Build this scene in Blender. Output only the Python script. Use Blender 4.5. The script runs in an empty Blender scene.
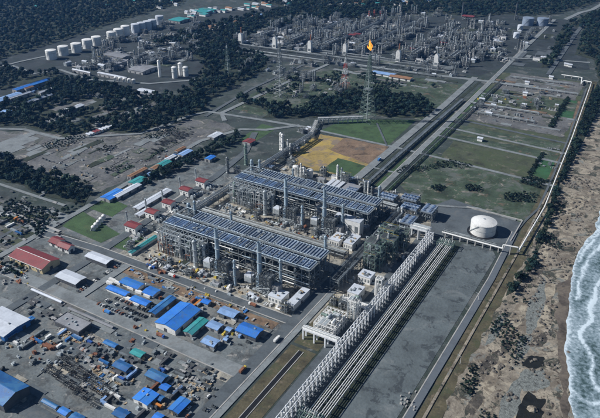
import bpy, math, random
from mathutils import Vector, Matrix, noise
random.seed(7)
R = math.radians
# ------------------------------------------------------------------ camera, sky, sun, exposure
scene = bpy.context.scene
CAM_H, FPX = 420.0, 650.0                       # eye height in metres, focal length in photo pixels
PITCH, YAW = math.atan(348/650), R(30.5)        # plant grid: +Y runs up-right in the photo, +X down-right
cd = bpy.data.cameras.new('camera'); cam = bpy.data.objects.new('camera', cd)
scene.collection.objects.link(cam); scene.camera = cam
cam.location = (0, 0, CAM_H); cam.rotation_euler = (R(90)-PITCH, 0, YAW)
cd.sensor_width = 36.0; cd.lens = 36.0*FPX/600.0; cd.clip_start = 1.0; cd.clip_end = 60000.0
SUN_EL, SX, SY = R(37), -0.87, -0.49            # sun stands towards (-X,-Y): left of the camera
world = bpy.data.worlds.new('World'); scene.world = world; world.use_nodes = True
wn = world.node_tree.nodes; wl = world.node_tree.links
bg = wn['Background']; sky = wn.new('ShaderNodeTexSky'); sky.sky_type = 'NISHITA'; sky.sun_disc = False
sky.sun_elevation = SUN_EL; sky.sun_rotation = math.atan2(SX, SY); sky.altitude = 100; sky.dust_density = .2; sky.ozone_density = 3.0
wl.new(sky.outputs[0], bg.inputs[0]); bg.inputs[1].default_value = 0.05
sd = bpy.data.lights.new('sun', 'SUN'); sd.energy = 5.0; sd.angle = R(0.5); sd.color = (1.0, .975, .94)
sun = bpy.data.objects.new('sun', sd); scene.collection.objects.link(sun)
sun.rotation_euler = Vector((SX*math.cos(SUN_EL), SY*math.cos(SUN_EL), math.sin(SUN_EL))).to_track_quat('Z', 'Y').to_euler()
scene.render.engine = 'CYCLES'
vs = scene.view_settings; vs.view_transform = 'Standard'; vs.look = 'None'; vs.exposure = 0.24; vs.gamma = 1.0; vs.use_curve_mapping = False

_s, _c = math.sin(PITCH), math.cos(PITCH)
def P(x, y, z=0.0):
    """photo pixel -> point on the horizontal plane at height z"""
    u = (x-300)/FPX; v = (y-209)/FPX
    t = (CAM_H-z)/(_s+v*_c); r = u*t; F = (_c-v*_s)*t
    return (r*math.cos(YAW)-F*math.sin(YAW), r*math.sin(YAW)+F*math.cos(YAW))

# ------------------------------------------------------------------ materials
def nodes_of(m): return m.node_tree.nodes, m.node_tree.links
MATS = {}
def mat(name, col, rough=.65, metal=0.0, var=.22, scale=.12, col2=None, fine=1.2, bump=0.0, obj_var=.0, spots=None):
    m = bpy.data.materials.new(name); m.use_nodes = True; MATS[name] = m
    n, l = nodes_of(m); b = n['Principled BSDF']
    b.inputs['Roughness'].default_value = rough; b.inputs['Metallic'].default_value = metal
    geo = n.new('ShaderNodeNewGeometry')
    t1 = n.new('ShaderNodeTexNoise'); t1.inputs['Scale'].default_value = scale; t1.inputs['Detail'].default_value = 7; t1.inputs['Roughness'].default_value = .65
    t2 = n.new('ShaderNodeTexNoise'); t2.inputs['Scale'].default_value = fine; t2.inputs['Detail'].default_value = 4
    l.new(geo.outputs['Position'], t1.inputs['Vector']); l.new(geo.outputs['Position'], t2.inputs['Vector'])
    rmp = n.new('ShaderNodeValToRGB'); e = rmp.color_ramp.elements
    c2 = col2 or tuple(max(0, c*(1-2.2*var)) for c in col)
    c3 = tuple(min(1, c*(1+var)) for c in col)
    e[0].position = .3; e[0].color = (*c2, 1); e[1].position = .7; e[1].color = (*c3, 1)
    mid = e.new(.5); mid.color = (*col, 1)
    l.new(t1.outputs['Fac'], rmp.inputs['Fac'])
    mx = n.new('ShaderNodeMix'); mx.data_type = 'RGBA'; mx.blend_type = 'MULTIPLY'; mx.inputs[0].default_value = 1
    r2 = n.new('ShaderNodeMapRange'); r2.inputs[1].default_value = .25; r2.inputs[2].default_value = .75
    r2.inputs[3].default_value = 1-var; r2.inputs[4].default_value = 1+var*.6
    l.new(t2.outputs['Fac'], r2.inputs[0])
    l.new(rmp.outputs['Color'], mx.inputs[6]); l.new(r2.outputs[0], mx.inputs[7])
    out = mx.outputs[2]
    if spots:                                   # irregular patches of another colour (soil, stains)
        for (sc, sscale, lo, hi, amt) in spots:
            t3 = n.new('ShaderNodeTexNoise'); t3.inputs['Scale'].default_value = sscale; t3.inputs['Detail'].default_value = 8; t3.inputs['Roughness'].default_value = .7
            t3.inputs['Distortion'].default_value = .6
            l.new(geo.outputs['Position'], t3.inputs['Vector'])
            r3 = n.new('ShaderNodeMapRange'); r3.inputs[1].default_value = lo; r3.inputs[2].default_value = hi; r3.inputs[4].default_value = amt
            l.new(t3.outputs['Fac'], r3.inputs[0])
            m3 = n.new('ShaderNodeMix'); m3.data_type = 'RGBA'; m3.inputs[7].default_value = (*sc, 1)
            l.new(r3.outputs[0], m3.inputs[0]); l.new(out, m3.inputs[6]); out = m3.outputs[2]
    if obj_var:
        oi = n.new('ShaderNodeObjectInfo'); r4 = n.new('ShaderNodeMapRange'); r4.inputs[3].default_value = 1-obj_var; r4.inputs[4].default_value = 1+obj_var
        l.new(oi.outputs['Random'], r4.inputs[0])
        m4 = n.new('ShaderNodeMix'); m4.data_type = 'RGBA'; m4.blend_type = 'MULTIPLY'; m4.inputs[0].default_value = 1
        l.new(out, m4.inputs[6]); l.new(r4.outputs[0], m4.inputs[7]); out = m4.outputs[2]
    l.new(out, b.inputs['Base Color'])
    if bump:
        bp = n.new('ShaderNodeBump'); bp.inputs['Strength'].default_value = bump; bp.inputs['Distance'].default_value = 1.0
        l.new(t2.outputs['Fac'], bp.inputs['Height']); l.new(bp.outputs[0], b.inputs['Normal'])
    return m

BR = (.11, .085, .065)
mat('ground', (.042, .056, .052), .95, var=.3, scale=.02, fine=.35, bump=.3,
    spots=[((.11, .115, .11), .014, .52, .62, .8), ((.022, .036, .028), .02, .48, .58, .9), ((.18, .185, .18), .05, .58, .66, .7)])
mat('yard', (.128, .147, .152), .95, var=.28, scale=.04, fine=.5, bump=.2,
    spots=[((.185, .18, .165), .03, .5, .6, .7), ((.05, .055, .057), .06, .52, .6, .85), ((.33, .32, .3), .1, .58, .66, .7), ((.05, .05, .05), .2, .6, .68, .8)])
mat('plant_gravel', (.27, .26, .225), .95, var=.3, scale=.06, fine=.6, bump=.2,
    spots=[((.42, .38, .3), .04, .48, .58, .85), ((.045, .045, .045), .08, .53, .62, .9), ((.14, .1, .075), .06, .58, .66, .7)])
mat('bare_earth', (.115, .118, .12), .95, var=.3, scale=.025, fine=.3, bump=.4,
    spots=[((.21, .2, .19), .03, .5, .57, .8), ((.05, .06, .05), .03, .51, .58, .85), ((.3, .28, .25), .06, .57, .63, .85), ((.04, .045, .04), .11, .57, .63, .8)])
mat('orange_soil', (.3, .22, .075), .95, var=.25, scale=.03, fine=.3, spots=[((.19, .15, .12), .03, .5, .58, .9), ((.4, .29, .07), .02, .5, .6, .9), ((.12, .12, .085), .045, .55, .64, .9)])
mat('brown_soil', (.17, .115, .075), .95, var=.3, scale=.05, fine=.4, spots=[((.27, .19, .12), .04, .52, .64, .8), ((.09, .085, .08), .06, .55, .65, .8)])
mat('grass', (.045, .09, .032), .95, var=.3, scale=.05, fine=.6, bump=.3, spots=[((.085, .09, .045), .03, .58, .72, .6), ((.026, .055, .022), .02, .5, .62, .7)])
mat('bright_grass', (.025, .095, .035), .95, var=.25, scale=.05, fine=.6, bump=.3, spots=[((.03, .07, .025), .03, .5, .65, .8)])
mat('rough_grass', (.045, .072, .042), .95, var=.3, scale=.03, fine=.4, bump=.3,
    spots=[((.1, .11, .1), .03, .51, .59, .8), ((.025, .04, .02), .04, .53, .59, .95), ((.24, .22, .19), .06, .58, .64, .85), ((.13, .09, .065), .05, .58, .66, .8)])
mat('brown_grass', (.058, .07, .04), .95, var=.3, scale=.05, fine=.5, bump=.3, spots=[((.05, .07, .03), .03, .48, .57, .85), ((.15, .135, .105), .06, .57, .65, .75), ((.035, .045, .025), .09, .57, .65, .8)])
mat('far_ground', (.026, .035, .038), .95, var=.3, scale=.03, fine=.3, spots=[((.07, .08, .085), .03, .56, .66, .8), ((.014, .024, .022), .025, .5, .6, .9)])
mat('pale_sand', (.34, .3, .23), .95, var=.2, scale=.08, fine=.5, spots=[((.15, .125, .095), .06, .48, .56, .9), ((.06, .055, .045), .09, .54, .6, .9), ((.38, .34, .28), .05, .57, .65, .7)])
mat('dark_rubble', (.07, .062, .052), .95, var=.35, scale=.1, fine=.6, bump=.5, spots=[((.19, .165, .13), .07, .5, .57, .9), ((.03, .035, .025), .1, .53, .6, .9)])
mat('steel_blue_tank', (.2, .25, .33), .6, var=.15, scale=.08)
mat('dry_verge', (.085, .074, .042), .95, var=.3, scale=.05, fine=.5, bump=.3, spots=[((.055, .062, .03), .04, .5, .58, .85), ((.16, .13, .09), .09, .57, .65, .8), ((.04, .04, .025), .12, .57, .65, .8)])
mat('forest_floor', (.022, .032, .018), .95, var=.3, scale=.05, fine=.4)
mat('asphalt', (.083, .1, .112), .9, var=.18, scale=.05, fine=.5, spots=[((.15, .15, .145), .05, .55, .7, .6)])
mat('pale_road', (.19, .212, .22), .9, var=.18, scale=.05, fine=.5, spots=[((.13, .125, .115), .05, .55, .7, .7)])
mat('blue_asphalt', (.1, .118, .138), .85, var=.1, scale=.05, fine=.5)
mat('slate_fill', (.1, .122, .13), .95, var=.16, scale=.03, fine=.35, bump=.4,
    spots=[((.06, .074, .08), .02, .5, .6, .5), ((.032, .04, .046), .055, .53, .59, .8), ((.19, .205, .205), .03, .55, .65, .5)])
mat('sand', (.25, .22, .175), .95, var=.22, scale=.05, fine=.5, bump=.4, spots=[((.13, .11, .085), .04, .5, .57, .85), ((.33, .29, .225), .055, .52, .6, .9), ((.035, .04, .03), .05, .53, .58, .95), ((.16, .175, .165), .045, .57, .63, .8), ((.05, .035, .025), .13, .56, .61, .85)])
mat('wet_sand', (.12, .1, .08), .55, var=.25, scale=.05, fine=.4, spots=[((.2, .17, .13), .04, .5, .62, .6)])
mat('concrete', (.36, .355, .34), .9, var=.15, scale=.1, fine=1.0, obj_var=.08)
mat('shingle_bank', (.17, .185, .175), .95, var=.35, scale=.3, fine=.9, bump=.6)
mat('white_paint', (.72, .72, .7), .5, var=.1, scale=.1, fine=.8, obj_var=.06, spots=[((.5, .47, .42), .12, .6, .75, .35)])
mat('fireproofing', (.66, .68, .7), .8, var=.15, scale=.15, fine=.9, obj_var=.1)
mat('cream', (.55, .45, .27), .85, var=.14, scale=.1)
mat('grey_wall', (.3, .3, .3), .8, var=.15, scale=.1, obj_var=.12)
mat('dark_wall', (.07, .075, .085), .8, var=.2, scale=.1, obj_var=.2)
mat('red_roof', (.2, .032, .036), .6, var=.15, scale=.08, fine=.8, obj_var=.1, spots=[((.13, .05, .045), .08, .48, .6, .7), ((.09, .04, .035), .3, .58, .68, .6)])
mat('blue_roof', (.03, .18, .62), .5, var=.14, scale=.06, fine=.6, obj_var=.18, spots=[((.05, .2, .46), .06, .48, .6, .7), ((.1, .17, .27), .18, .56, .66, .6), ((.05, .08, .13), .4, .62, .7, .6)])
mat('deep_blue_roof', (.025, .13, .36), .5, var=.14, scale=.06, fine=.6, obj_var=.2, spots=[((.07, .22, .4), .06, .48, .6, .7), ((.1, .14, .18), .2, .56, .66, .7), ((.03, .05, .08), .4, .6, .7, .6)])
mat('light_blue_roof', (.2, .33, .56), .55, var=.14, scale=.08, fine=.6, obj_var=.15, spots=[((.3, .36, .42), .1, .55, .7, .6)])
mat('teal_roof', (.035, .27, .27), .55, var=.14, scale=.08, fine=.6, obj_var=.15, spots=[((.05, .18, .22), .08, .48, .6, .7), ((.06, .12, .12), .3, .58, .68, .6)])
mat('pale_roof', (.52, .56, .62), .55, var=.1, scale=.06, fine=.5, obj_var=.08, spots=[((.38, .4, .42), .08, .58, .72, .5)])
mat('grey_roof', (.23, .24, .26), .7, var=.16, scale=.06, fine=.5, obj_var=.18, spots=[((.15, .14, .13), .08, .55, .7, .6)])
mat('brown_roof', (.28, .15, .08), .8, var=.2, scale=.08, obj_var=.15)
mat('steel', (.21, .235, .245), .5, .25, var=.2, scale=.1, fine=.7, obj_var=.2)
mat('pale_steel', (.36, .4, .42), .5, .2, var=.18, scale=.1, fine=.7, obj_var=.15)
mat('dark_steel', (.075, .085, .09), .6, .2, var=.25, scale=.1, fine=.7, obj_var=.25)
mat('green_steel', (.16, .23, .2), .6, .1, var=.2, scale=.12, obj_var=.15)
mat('cooler_blue', (.09, .145, .25), .5, .15, var=.3, scale=.12, fine=.6, obj_var=.2, spots=[((.2, .26, .33), .15, .56, .68, .7)])
mat('cooler_rib', (.26, .32, .4), .5, .15, var=.2, scale=.15, fine=.6, obj_var=.15)
mat('stack_blue', (.3, .39, .46), .5, .1, var=.15, scale=.12, obj_var=.06)
mat('rust', (.24, .1, .055), .85, var=.3, scale=.2, obj_var=.2)
mat('red_paint', (.5, .07, .05), .55, var=.15, scale=.15, obj_var=.1)
mat('orange_paint', (.55, .2, .04), .55, var=.15, scale=.15, obj_var=.1)
mat('yellow_paint', (.55, .42, .06), .55, var=.15, scale=.15, obj_var=.1)
mat('blue_paint', (.04, .12, .4), .5, var=.15, scale=.15, obj_var=.2)
mat('green_paint', (.04, .2, .13), .6, var=.15, scale=.15, obj_var=.2)
mat('black', (.012, .012, .013), .5, var=.2)
mat('glass', (.02, .03, .04), .12, var=.1)
mat('bark', (.06, .045, .035), .9, var=.2, scale=.5)
mat('timber', (.36, .28, .18), .85, var=.25, scale=.2, obj_var=.2)
mat('rock', (.15, .135, .115), .95, var=.3, scale=.3, bump=.4, obj_var=.3)
mat('tarp', (.05, .2, .5), .6, var=.2, scale=.3, obj_var=.25)
for i, c in enumerate([(.015, .034, .027), (.011, .029, .028), (.022, .039, .026)]):
    m = mat('leaf_%d' % i, c, .8, var=.35, scale=.03, fine=1.5, obj_var=.5)
    m.node_tree.nodes['Principled BSDF'].inputs['Specular IOR Level'].default_value = .15
def flame_mat():
    m = bpy.data.materials.new('flame'); m.use_nodes = True; MATS['flame'] = m
    n, l = nodes_of(m); b = n['Principled BSDF']; b.inputs['Base Color'].default_value = (.6, .25, .03, 1)
    b.inputs['Emission Color'].default_value = (1, .36, .04, 1); b.inputs['Emission Strength'].default_value = 1.0
flame_mat()
def water_mat():
    m = bpy.data.materials.new('water'); m.use_nodes = True; MATS['water'] = m
    n, l = nodes_of(m); b = n['Principled BSDF']; b.inputs['Roughness'].default_value = .35
    geo = n.new('ShaderNodeNewGeometry')
    mp = n.new('ShaderNodeMapping'); mp.inputs['Scale'].default_value = (1.0, .35, 1)
    l.new(geo.outputs['Position'], mp.inputs['Vector'])
    big = n.new('ShaderNodeTexNoise'); big.inputs['Scale'].default_value = .03; big.inputs['Detail'].default_value = 6; big.inputs['Distortion'].default_value = .8
    l.new(mp.outputs[0], big.inputs['Vector'])
    lace = n.new('ShaderNodeTexNoise'); lace.inputs['Scale'].default_value = .28; lace.inputs['Detail'].default_value = 10; lace.inputs['Roughness'].default_value = .75
    l.new(geo.outputs['Position'], lace.inputs['Vector'])
    ad = n.new('ShaderNodeMath'); ad.operation = 'MULTIPLY_ADD'; ad.inputs[1].default_value = .6
    l.new(big.outputs['Fac'], ad.inputs[0]); l.new(lace.outputs['Fac'], ad.inputs[2])
    rp = n.new('ShaderNodeValToRGB'); e = rp.color_ramp.elements
    e[0].position = .64; e[0].color = (.05, .085, .085, 1); e[1].position = 1.0; e[1].color = (.6, .7, .76, 1)
    a = e.new(.76); a.color = (.17, .235, .265, 1); a2 = e.new(.9); a2.color = (.34, .42, .47, 1)
    l.new(ad.outputs[0], rp.inputs['Fac']); l.new(rp.outputs[0], b.inputs['Base Color'])
    fa = n.new('ShaderNodeAttribute'); fa.attribute_name = 'foam'
    fm = n.new('ShaderNodeMath'); fm.operation = 'MULTIPLY_ADD'; fm.inputs[1].default_value = .38; l.new(fa.outputs['Fac'], fm.inputs[0]); l.new(ad.outputs[0], fm.inputs[2]); l.new(fm.outputs[0], rp.inputs['Fac'])
    bp = n.new('ShaderNodeBump'); bp.inputs['Strength'].default_value = .35; bp.inputs['Distance'].default_value = .8
    l.new(lace.outputs['Fac'], bp.inputs['Height']); l.new(bp.outputs[0], b.inputs['Normal'])
water_mat()
mat('foam', (.62, .68, .7), .8, var=.25, scale=.2, fine=.7)
mat('pond_water', (.02, .02, .016), .15, var=.2)

# ------------------------------------------------------------------ mesh helpers
C = scene.collection
class MB:
    def __init__(s): s.v = []; s.f = []; s.sm = False
    def box(s, x0, x1, y0, y1, z0, z1):
        b = len(s.v)
        s.v += [(x0,y0,z0),(x1,y0,z0),(x1,y1,z0),(x0,y1,z0),(x0,y0,z1),(x1,y0,z1),(x1,y1,z1),(x0,y1,z1)]
        s.f += [(b,b+3,b+2,b+1),(b+4,b+5,b+6,b+7),(b,b+1,b+5,b+4),(b+1,b+2,b+6,b+5),(b+2,b+3,b+7,b+6),(b+3,b,b+4,b+7)]
        return s
    def cb(s, x, y, z, sx, sy, sz): return s.box(x-sx/2, x+sx/2, y-sy/2, y+sy/2, z, z+sz)
    def tube(s, p, q, r, n=6, r2=None, caps=True):
        p = Vector(p); q = Vector(q); d = q-p
        if d.length < 1e-6: return s
        d.normalize(); a = d.orthogonal().normalized(); c = d.cross(a); r2 = r if r2 is None else r2
        b = len(s.v); s.sm = s.sm or n > 4
        for i in range(n):
            t = 2*math.pi*(i+.5)/n; o = a*math.cos(t)+c*math.sin(t)
            s.v.append(tuple(p+o*r)); s.v.append(tuple(q+o*r2))
        for i in range(n):
            j = (i+1) % n; s.f.append((b+2*i, b+2*j, b+2*j+1, b+2*i+1))
        if caps:
            s.f.append(tuple(b+2*i for i in range(n))[::-1]); s.f.append(tuple(b+2*i+1 for i in range(n)))
        return s
    def bar(s, p, q, t): return s.tube(p, q, t*.7, 4)
    def path(s, pts, r, n=6):
        for a, b in zip(pts, pts[1:]): s.tube(a, b, r, n)
        return s
    def lathe(s, x, y, prof, n=12):
        """vertical solid of revolution, prof = [(r, z), ...]"""
        b = len(s.v); s.sm = True
        for (r, z) in prof:
            for i in range(n):
                t = 2*math.pi*i/n; s.v.append((x+r*math.cos(t), y+r*math.sin(t), z))
        for k in range(len(prof)-1):
            for i in range(n):
                j = (i+1) % n; s.f.append((b+k*n+i, b+k*n+j, b+(k+1)*n+j, b+(k+1)*n+i))
        s.f.append(tuple(b+i for i in range(n))[::-1]); s.f.append(tuple(b+(len(prof)-1)*n+i for i in range(n)))
        return s
    def hvessel(s, x, y, z, r, L, ax='x', n=10):
        """horizontal vessel with dished ends, centre x,y,z"""
        pr = [(.35*r, -L/2-.45*r), (.8*r, -L/2-.22*r), (r, -L/2), (r, L/2), (.8*r, L/2+.22*r), (.35*r, L/2+.45*r)]
        b = len(s.v); s.sm = True
        for (q, a) in pr:
            for i in range(n):
                t = 2*math.pi*i/n; u, w = q*math.cos(t), q*math.sin(t)
                s.v.append((x+a, y+u, z+w) if ax == 'x' else (x-u, y+a, z+w))
        for k in range(len(pr)-1):
            for i in range(n):
                j = (i+1) % n; s.f.append((b+k*n+i, b+k*n+j, b+(k+1)*n+j, b+(k+1)*n+i))
        s.f.append(tuple(b+i for i in range(n))[::-1]); s.f.append(tuple(b+(len(pr)-1)*n+i for i in range(n)))
        return s
    def poly(s, pts, z0, z1=None):
        b = len(s.v); n = len(pts)
        if z1 is None:
            s.v += [(p[0], p[1], z0) for p in pts]; s.f.append(tuple(range(b, b+n))); return s
        s.v += [(p[0], p[1], z0) for p in pts]+[(p[0], p[1], z1) for p in pts]
        s.f.append(tuple(range(b, b+n))[::-1]); s.f.append(tuple(range(b+n, b+2*n)))
        for i in range(n):
            j = (i+1) % n; s.f.append((b+i, b+j, b+n+j, b+n+i))
        return s
    def frame(s, x0, x1, y0, y1, zs, nx, ny, t=.5, brace=True):
        xs = [x0+(x1-x0)*i/nx for i in range(nx+1)]; ys = [y0+(y1-y0)*i/ny for i in range(ny+1)]
        for x in xs:
            for y in ys: s.cb(x, y, 0, t, t, zs[-1])
        for z in zs:
            for y in ys: s.box(x0, x1, y-t*.4, y+t*.4, z-t, z-.01)
            for x in xs: s.box(x-t*.4, x+t*.4, y0, y1, z-t-.02, z-.03)
        if brace:
            z0 = 0
            for z in zs:
                for i in range(0, nx, 2):
                    for y in (y0, y1): s.bar((xs[i], y, z0), (xs[i+1], y, z), t*.5)
                for i in range(0, ny, 2):
                    for x in (x0, x1): s.bar((x, ys[i], z0), (x, ys[i+1], z), t*.5)
                z0 = z
        return s
    def me(s, name, m):
        me = bpy.data.meshes.new(name); me.from_pydata(s.v, [], s.f)
        if s.sm:
            me.polygons.foreach_set('use_smooth', [True]*len(me.polygons)); me.set_sharp_from_angle(angle=R(38))
        me.materials.append(MATS[m]); me.update(); return me
    def build(s, name, m, parent=None, loc=(0, 0, 0)):
        return link(name, s.me(name, m), parent, loc)
def link(name, me, parent=None, loc=(0, 0, 0), rz=0.0, sc=None):
    o = bpy.data.objects.new(name, me); C.objects.link(o); o.location = loc; o.rotation_euler = (0, 0, rz)
    if sc: o.scale = sc if isinstance(sc, tuple) else (sc, sc, sc)
    if parent: o.parent = parent
    return o
def tag(o, label, cat, group=None, kind=None):
    o['label'] = label; o['category'] = cat
    if group: o['group'] = group
    if kind: o['kind'] = kind
    return o
def thing(name, label, cat, loc, group=None, rz=0.0, sc=None):
    return tag(link(name, None, None, loc, rz, sc), label, cat, group)
def struct(o): o['kind'] = 'structure'; return o
def inst(proto, name, label, cat, loc, group=None, rz=0.0, sc=None):
    """a copy of a prototype: a thing with its parts, meshes shared; proto = [(part, mesh, loc, [subparts])]"""
    t = thing(name, label, cat, loc, group, rz, sc)
    for (pn, me, pl) in proto: link(pn, me, t, pl)
    return t
def rr(a, b): return random.uniform(a, b)

# ------------------------------------------------------------------ the setting: ground sheets, roads, water
def wpoly(px, z=0.0): return [P(x, y, z) for x, y in px]
def ragged(pts, step, amp, seed=0):
    out = []
    for i in range(len(pts)):
        a = Vector(pts[i]); b = Vector(pts[(i+1) % len(pts)]); n = max(1, int((b-a).length/step)); nm = (b-a).orthogonal().normalized()
        for k in range(n):
            q = a.lerp(b, k/n); o = noise.noise((q.x*.045+seed, q.y*.045, seed))*amp+noise.noise((q.x*.2+seed, q.y*.2, seed))*amp*.4
            out.append(tuple(q+nm*o))
    return out
_z = [0.0]
def sheet(name, pts, m, rag=0, z=None):
    """a flat sheet of ground cover; pts in world metres"""
    if z is None: _z[0] += .0055; z = .03+_z[0]
    if rag: pts = ragged(pts, 7, rag, len(name))
    o = MB().poly(pts, z).build(name, m); return struct(o)
def rect(x0, x1, y0, y1): return [(x0, y0), (x1, y0), (x1, y1), (x0, y1)]
_rz = [0.9]
def road(name, pts, w, m='asphalt', kerb=None):
    """flat strip along a world polyline"""
    _rz[0] += .012; z = _rz[0]-.14
    L, Rr = [], []
    for i, p in enumerate(pts):
        p = Vector(p); a = Vector(pts[max(0, i-1)]); b = Vector(pts[min(len(pts)-1, i+1)]); d = (b-a).normalized(); nrm = Vector((-d.y, d.x))
        L.append(tuple(p+nrm*w/2)); Rr.append(tuple(p-nrm*w/2))
    mb = MB(); mb.v = [(x, y, z) for x, y in L+Rr]; n = len(pts)
    mb.f = [(i+1, i, n+i, n+i+1) for i in range(n-1)]
    mb.v += [(x, y, z-.5) for x, y in L+Rr]
    mb.f += [(i, i+1, 2*n+i+1, 2*n+i) for i in range(n-1)]+[(n+i+1, n+i, 3*n+i, 3*n+i+1) for i in range(n-1)]
    o = struct(mb.build(name, m))
    if kerb:
        for side in kerb:
            base = L if side == 'l' else Rr; s = 1 if side == 'l' else -1
            kb = MB()
            for i in range(n-1):
                a = Vector(base[i]); b = Vector(base[i+1]); d = (b-a).normalized(); nn = Vector((-d.y, d.x))*s
                q = [a, b, b+nn*1.1, a+nn*1.1]
                if s < 0: q = q[::-1]
                kb.poly([tuple(x) for x in q][::-1], z-.45, z+.13)
            kb.build('kerb', 'concrete', o)
    return o
G0 = MB(); n = 24; S = 9000
for j in range(n+1):
    for i in range(n+1): G0.v.append((-S+2*S*i/n-500, -3000+1.6*S*j/n, 0))
for j in range(n):
    for i in range(n): b = j*(n+1)+i; G0.f.append((b, b+1, b+n+2, b+n+1))
struct(G0.build('ground', 'ground'))
# cover sheets, large ones first
sheet('contractor_yard', rect(-900, -284, 100, 452), 'yard')
sheet('plant_ground', rect(-530, -225, 466, 790), 'plant_gravel')
sheet('plant_ground', rect(-640, -530, 466, 740), 'yard')
sheet('complex_ground', wpoly([(100, 96), (60, 62), (170, 22), (300, 20), (500, 15), (520, 60), (480, 76), (300, 62), (220, 62), (190, 90)]), 'far_ground')
sheet('far_ground', wpoly([(500, 15), (575, 20), (590, 70), (500, 66)]), 'far_ground')
sheet('far_ground', wpoly([(-40, 110), (-60, 60), (160, 20), (340, -8), (330, 24), (120, 90)]), 'far_ground')
sheet('bare_earth', wpoly([(25, 132), (90, 132), (150, 118), (215, 120), (235, 128), (150, 165), (98, 194), (50, 175), (-30, 145), (-30, 130)]), 'bare_earth', 8)
sheet('bare_earth', rect(-1000, -672, 300, 470), 'bare_earth', 6)
sheet('rough_field', wpoly([(390, 175), (420, 150), (560, 185), (540, 215), (500, 235), (420, 205)]), 'rough_grass', 4)
sheet('rough_field', wpoly([(360, 105), (440, 84), (470, 84), (440, 112), (420, 120)]), 'rough_grass', 4)
sheet('rough_field', wpoly([(230, 108), (280, 78), (330, 70), (440, 80), (430, 100), (400, 118), (330, 112), (300, 116), (260, 116)]), 'rough_grass', 5)
sheet('brown_field', wpoly([(440, 157), (470, 122), (575, 138), (555, 186)]), 'brown_grass', 3)
sheet('brown_field', wpoly([(455, 120), (500, 72), (585, 82), (572, 140)]), 'brown_grass', 3)
sheet('lawn', wpoly([(320, 131), (345, 119), (416, 120), (389, 145), (364, 141)]), 'grass')
sheet('orange_clearing', wpoly([(285, 160), (318, 134), (388, 146), (360, 178), (300, 168)]), 'orange_soil', 4)
sheet('brown_clearing', wpoly([(330, 150), (345, 138), (388, 147), (372, 166)]), 'brown_soil', 4)
sheet('lawn', wpoly([(322, 170), (338, 158), (366, 166), (352, 178)]), 'grass', 2)
sheet('lawn', wpoly([(385, 174), (402, 158), (415, 162), (398, 180)]), 'grass')
sheet('lawn', wpoly([(375, 186), (385, 176), (398, 181), (390, 192)]), 'grass')
sheet('lawn', wpoly([(420, 150), (447, 121), (458, 124), (432, 153)]), 'grass')
sheet('lawn', wpoly([(449, 118), (480, 87), (496, 90), (462, 122)]), 'grass')
sheet('green_square', wpoly([(531, 174), (546, 154), (556, 156), (550, 181)]), 'bright_grass')
sheet('green_square', wpoly([(553, 126), (570, 99), (577, 101), (569, 130)]), 'bright_grass')
sheet('red_verge', wpoly([(551, 180), (557, 156), (561, 157), (556, 183)]), 'brown_soil')
sheet('red_verge', wpoly([(570, 130), (578, 101), (582, 102), (575, 132)]), 'brown_soil')
sheet('lawn', wpoly([(237, 141), (262, 124), (278, 128), (256, 141)]), 'grass')
sheet('lawn', wpoly([(62, 226), (82, 211), (120, 234), (101, 243)]), 'grass')
sheet('lawn', wpoly([(106, 245), (126, 231), (145, 238), (127, 251)]), 'grass')
sheet('lawn', wpoly([(86, 207), (103, 195), (128, 206), (112, 217)]), 'grass')
sheet('brown_verge', rect(-262, -234, 250, 428), 'dry_verge')
sheet('brown_verge', rect(-262, -234, 432, 520), 'dry_verge')
sheet('brown_earth_strip', rect(-500, -290, 437, 450), 'brown_soil', 1.5)
sheet('slate_fill', [(-178, 250), (-135, 250), (-133, 690), (-143, 708), (-178, 700)], 'slate_fill')
sheet('tank_pad', wpoly([(432, 206), (452, 199), (522, 223), (503, 250), (430, 234)]), 'asphalt')
sheet('seaside_verge', [(-121, 200), (-103, 200), (-100, 700), (-104, 900), (-118, 1200), (-140, 1500), (-152, 1500), (-131, 1100), (-121, 700)], 'dry_verge', 1)
sheet('gravel_strip', rect(-318, -140, 1132, 1235), 'bare_earth', 4)
sheet('gravel_strip', rect(-316, -136, 1062, 1098), 'rough_grass', 1)
sheet('gravel_strip', rect(-316, -130, 1020, 1052), 'rough_grass', 1)
sheet('gravel_strip', rect(-318, -150, 1275, 1330), 'rough_grass', 3)
sheet('gravel_strip', rect(-318, -160, 1345, 1475), 'bare_earth', 3)
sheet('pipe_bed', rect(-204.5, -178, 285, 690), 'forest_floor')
sheet('rack_bed', rect(-232, -205, 285, 690), 'asphalt')
sheet('dark_ditch', rect(-362, -356, 760, 1400), 'forest_floor', .6)  # shadow lines along the corridor rack, painted as dark flat strips
sheet('dark_ditch', rect(-344.5, -341, 760, 1400), 'forest_floor', .4)
# beach, sea and pond
sheet('beach', [(-104, 200), (60, 200), (60, 560), (-20, 720), (-38, 880), (-45, 1000), (-62, 1120), (-92, 1270), (-118, 1270), (-108, 1060), (-112, 960), (-103, 700)], 'sand', 5)
def blob(cx, cy, rx, ry, lean, seed, n=44):
    """uneven rounded outline in photo pixels, laid on the ground"""
    out = []
    for i in range(n):
        a = -2*math.pi*i/n; k = 1+.45*noise.noise((math.cos(a)*1.4+seed*7, math.sin(a)*1.4, seed))+.16*noise.noise((math.cos(a)*5, math.sin(a)*5, seed*3.1))
        y = ry*k*math.sin(a); out.append(P(cx+rx*k*math.cos(a)-lean*y, cy+y))
    return out
for a in [(537, 308, 8, 24, .3, 1), (511, 402, 9, 24, .35, 2), (534, 381, 15, 11, .1, 3), (523, 345, 7, 12, .4, 4), (495, 330, 5, 16, .5, 5)]: sheet('shingle_bank', ragged(blob(*a), 3, 2.2, 4), 'shingle_bank')
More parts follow.
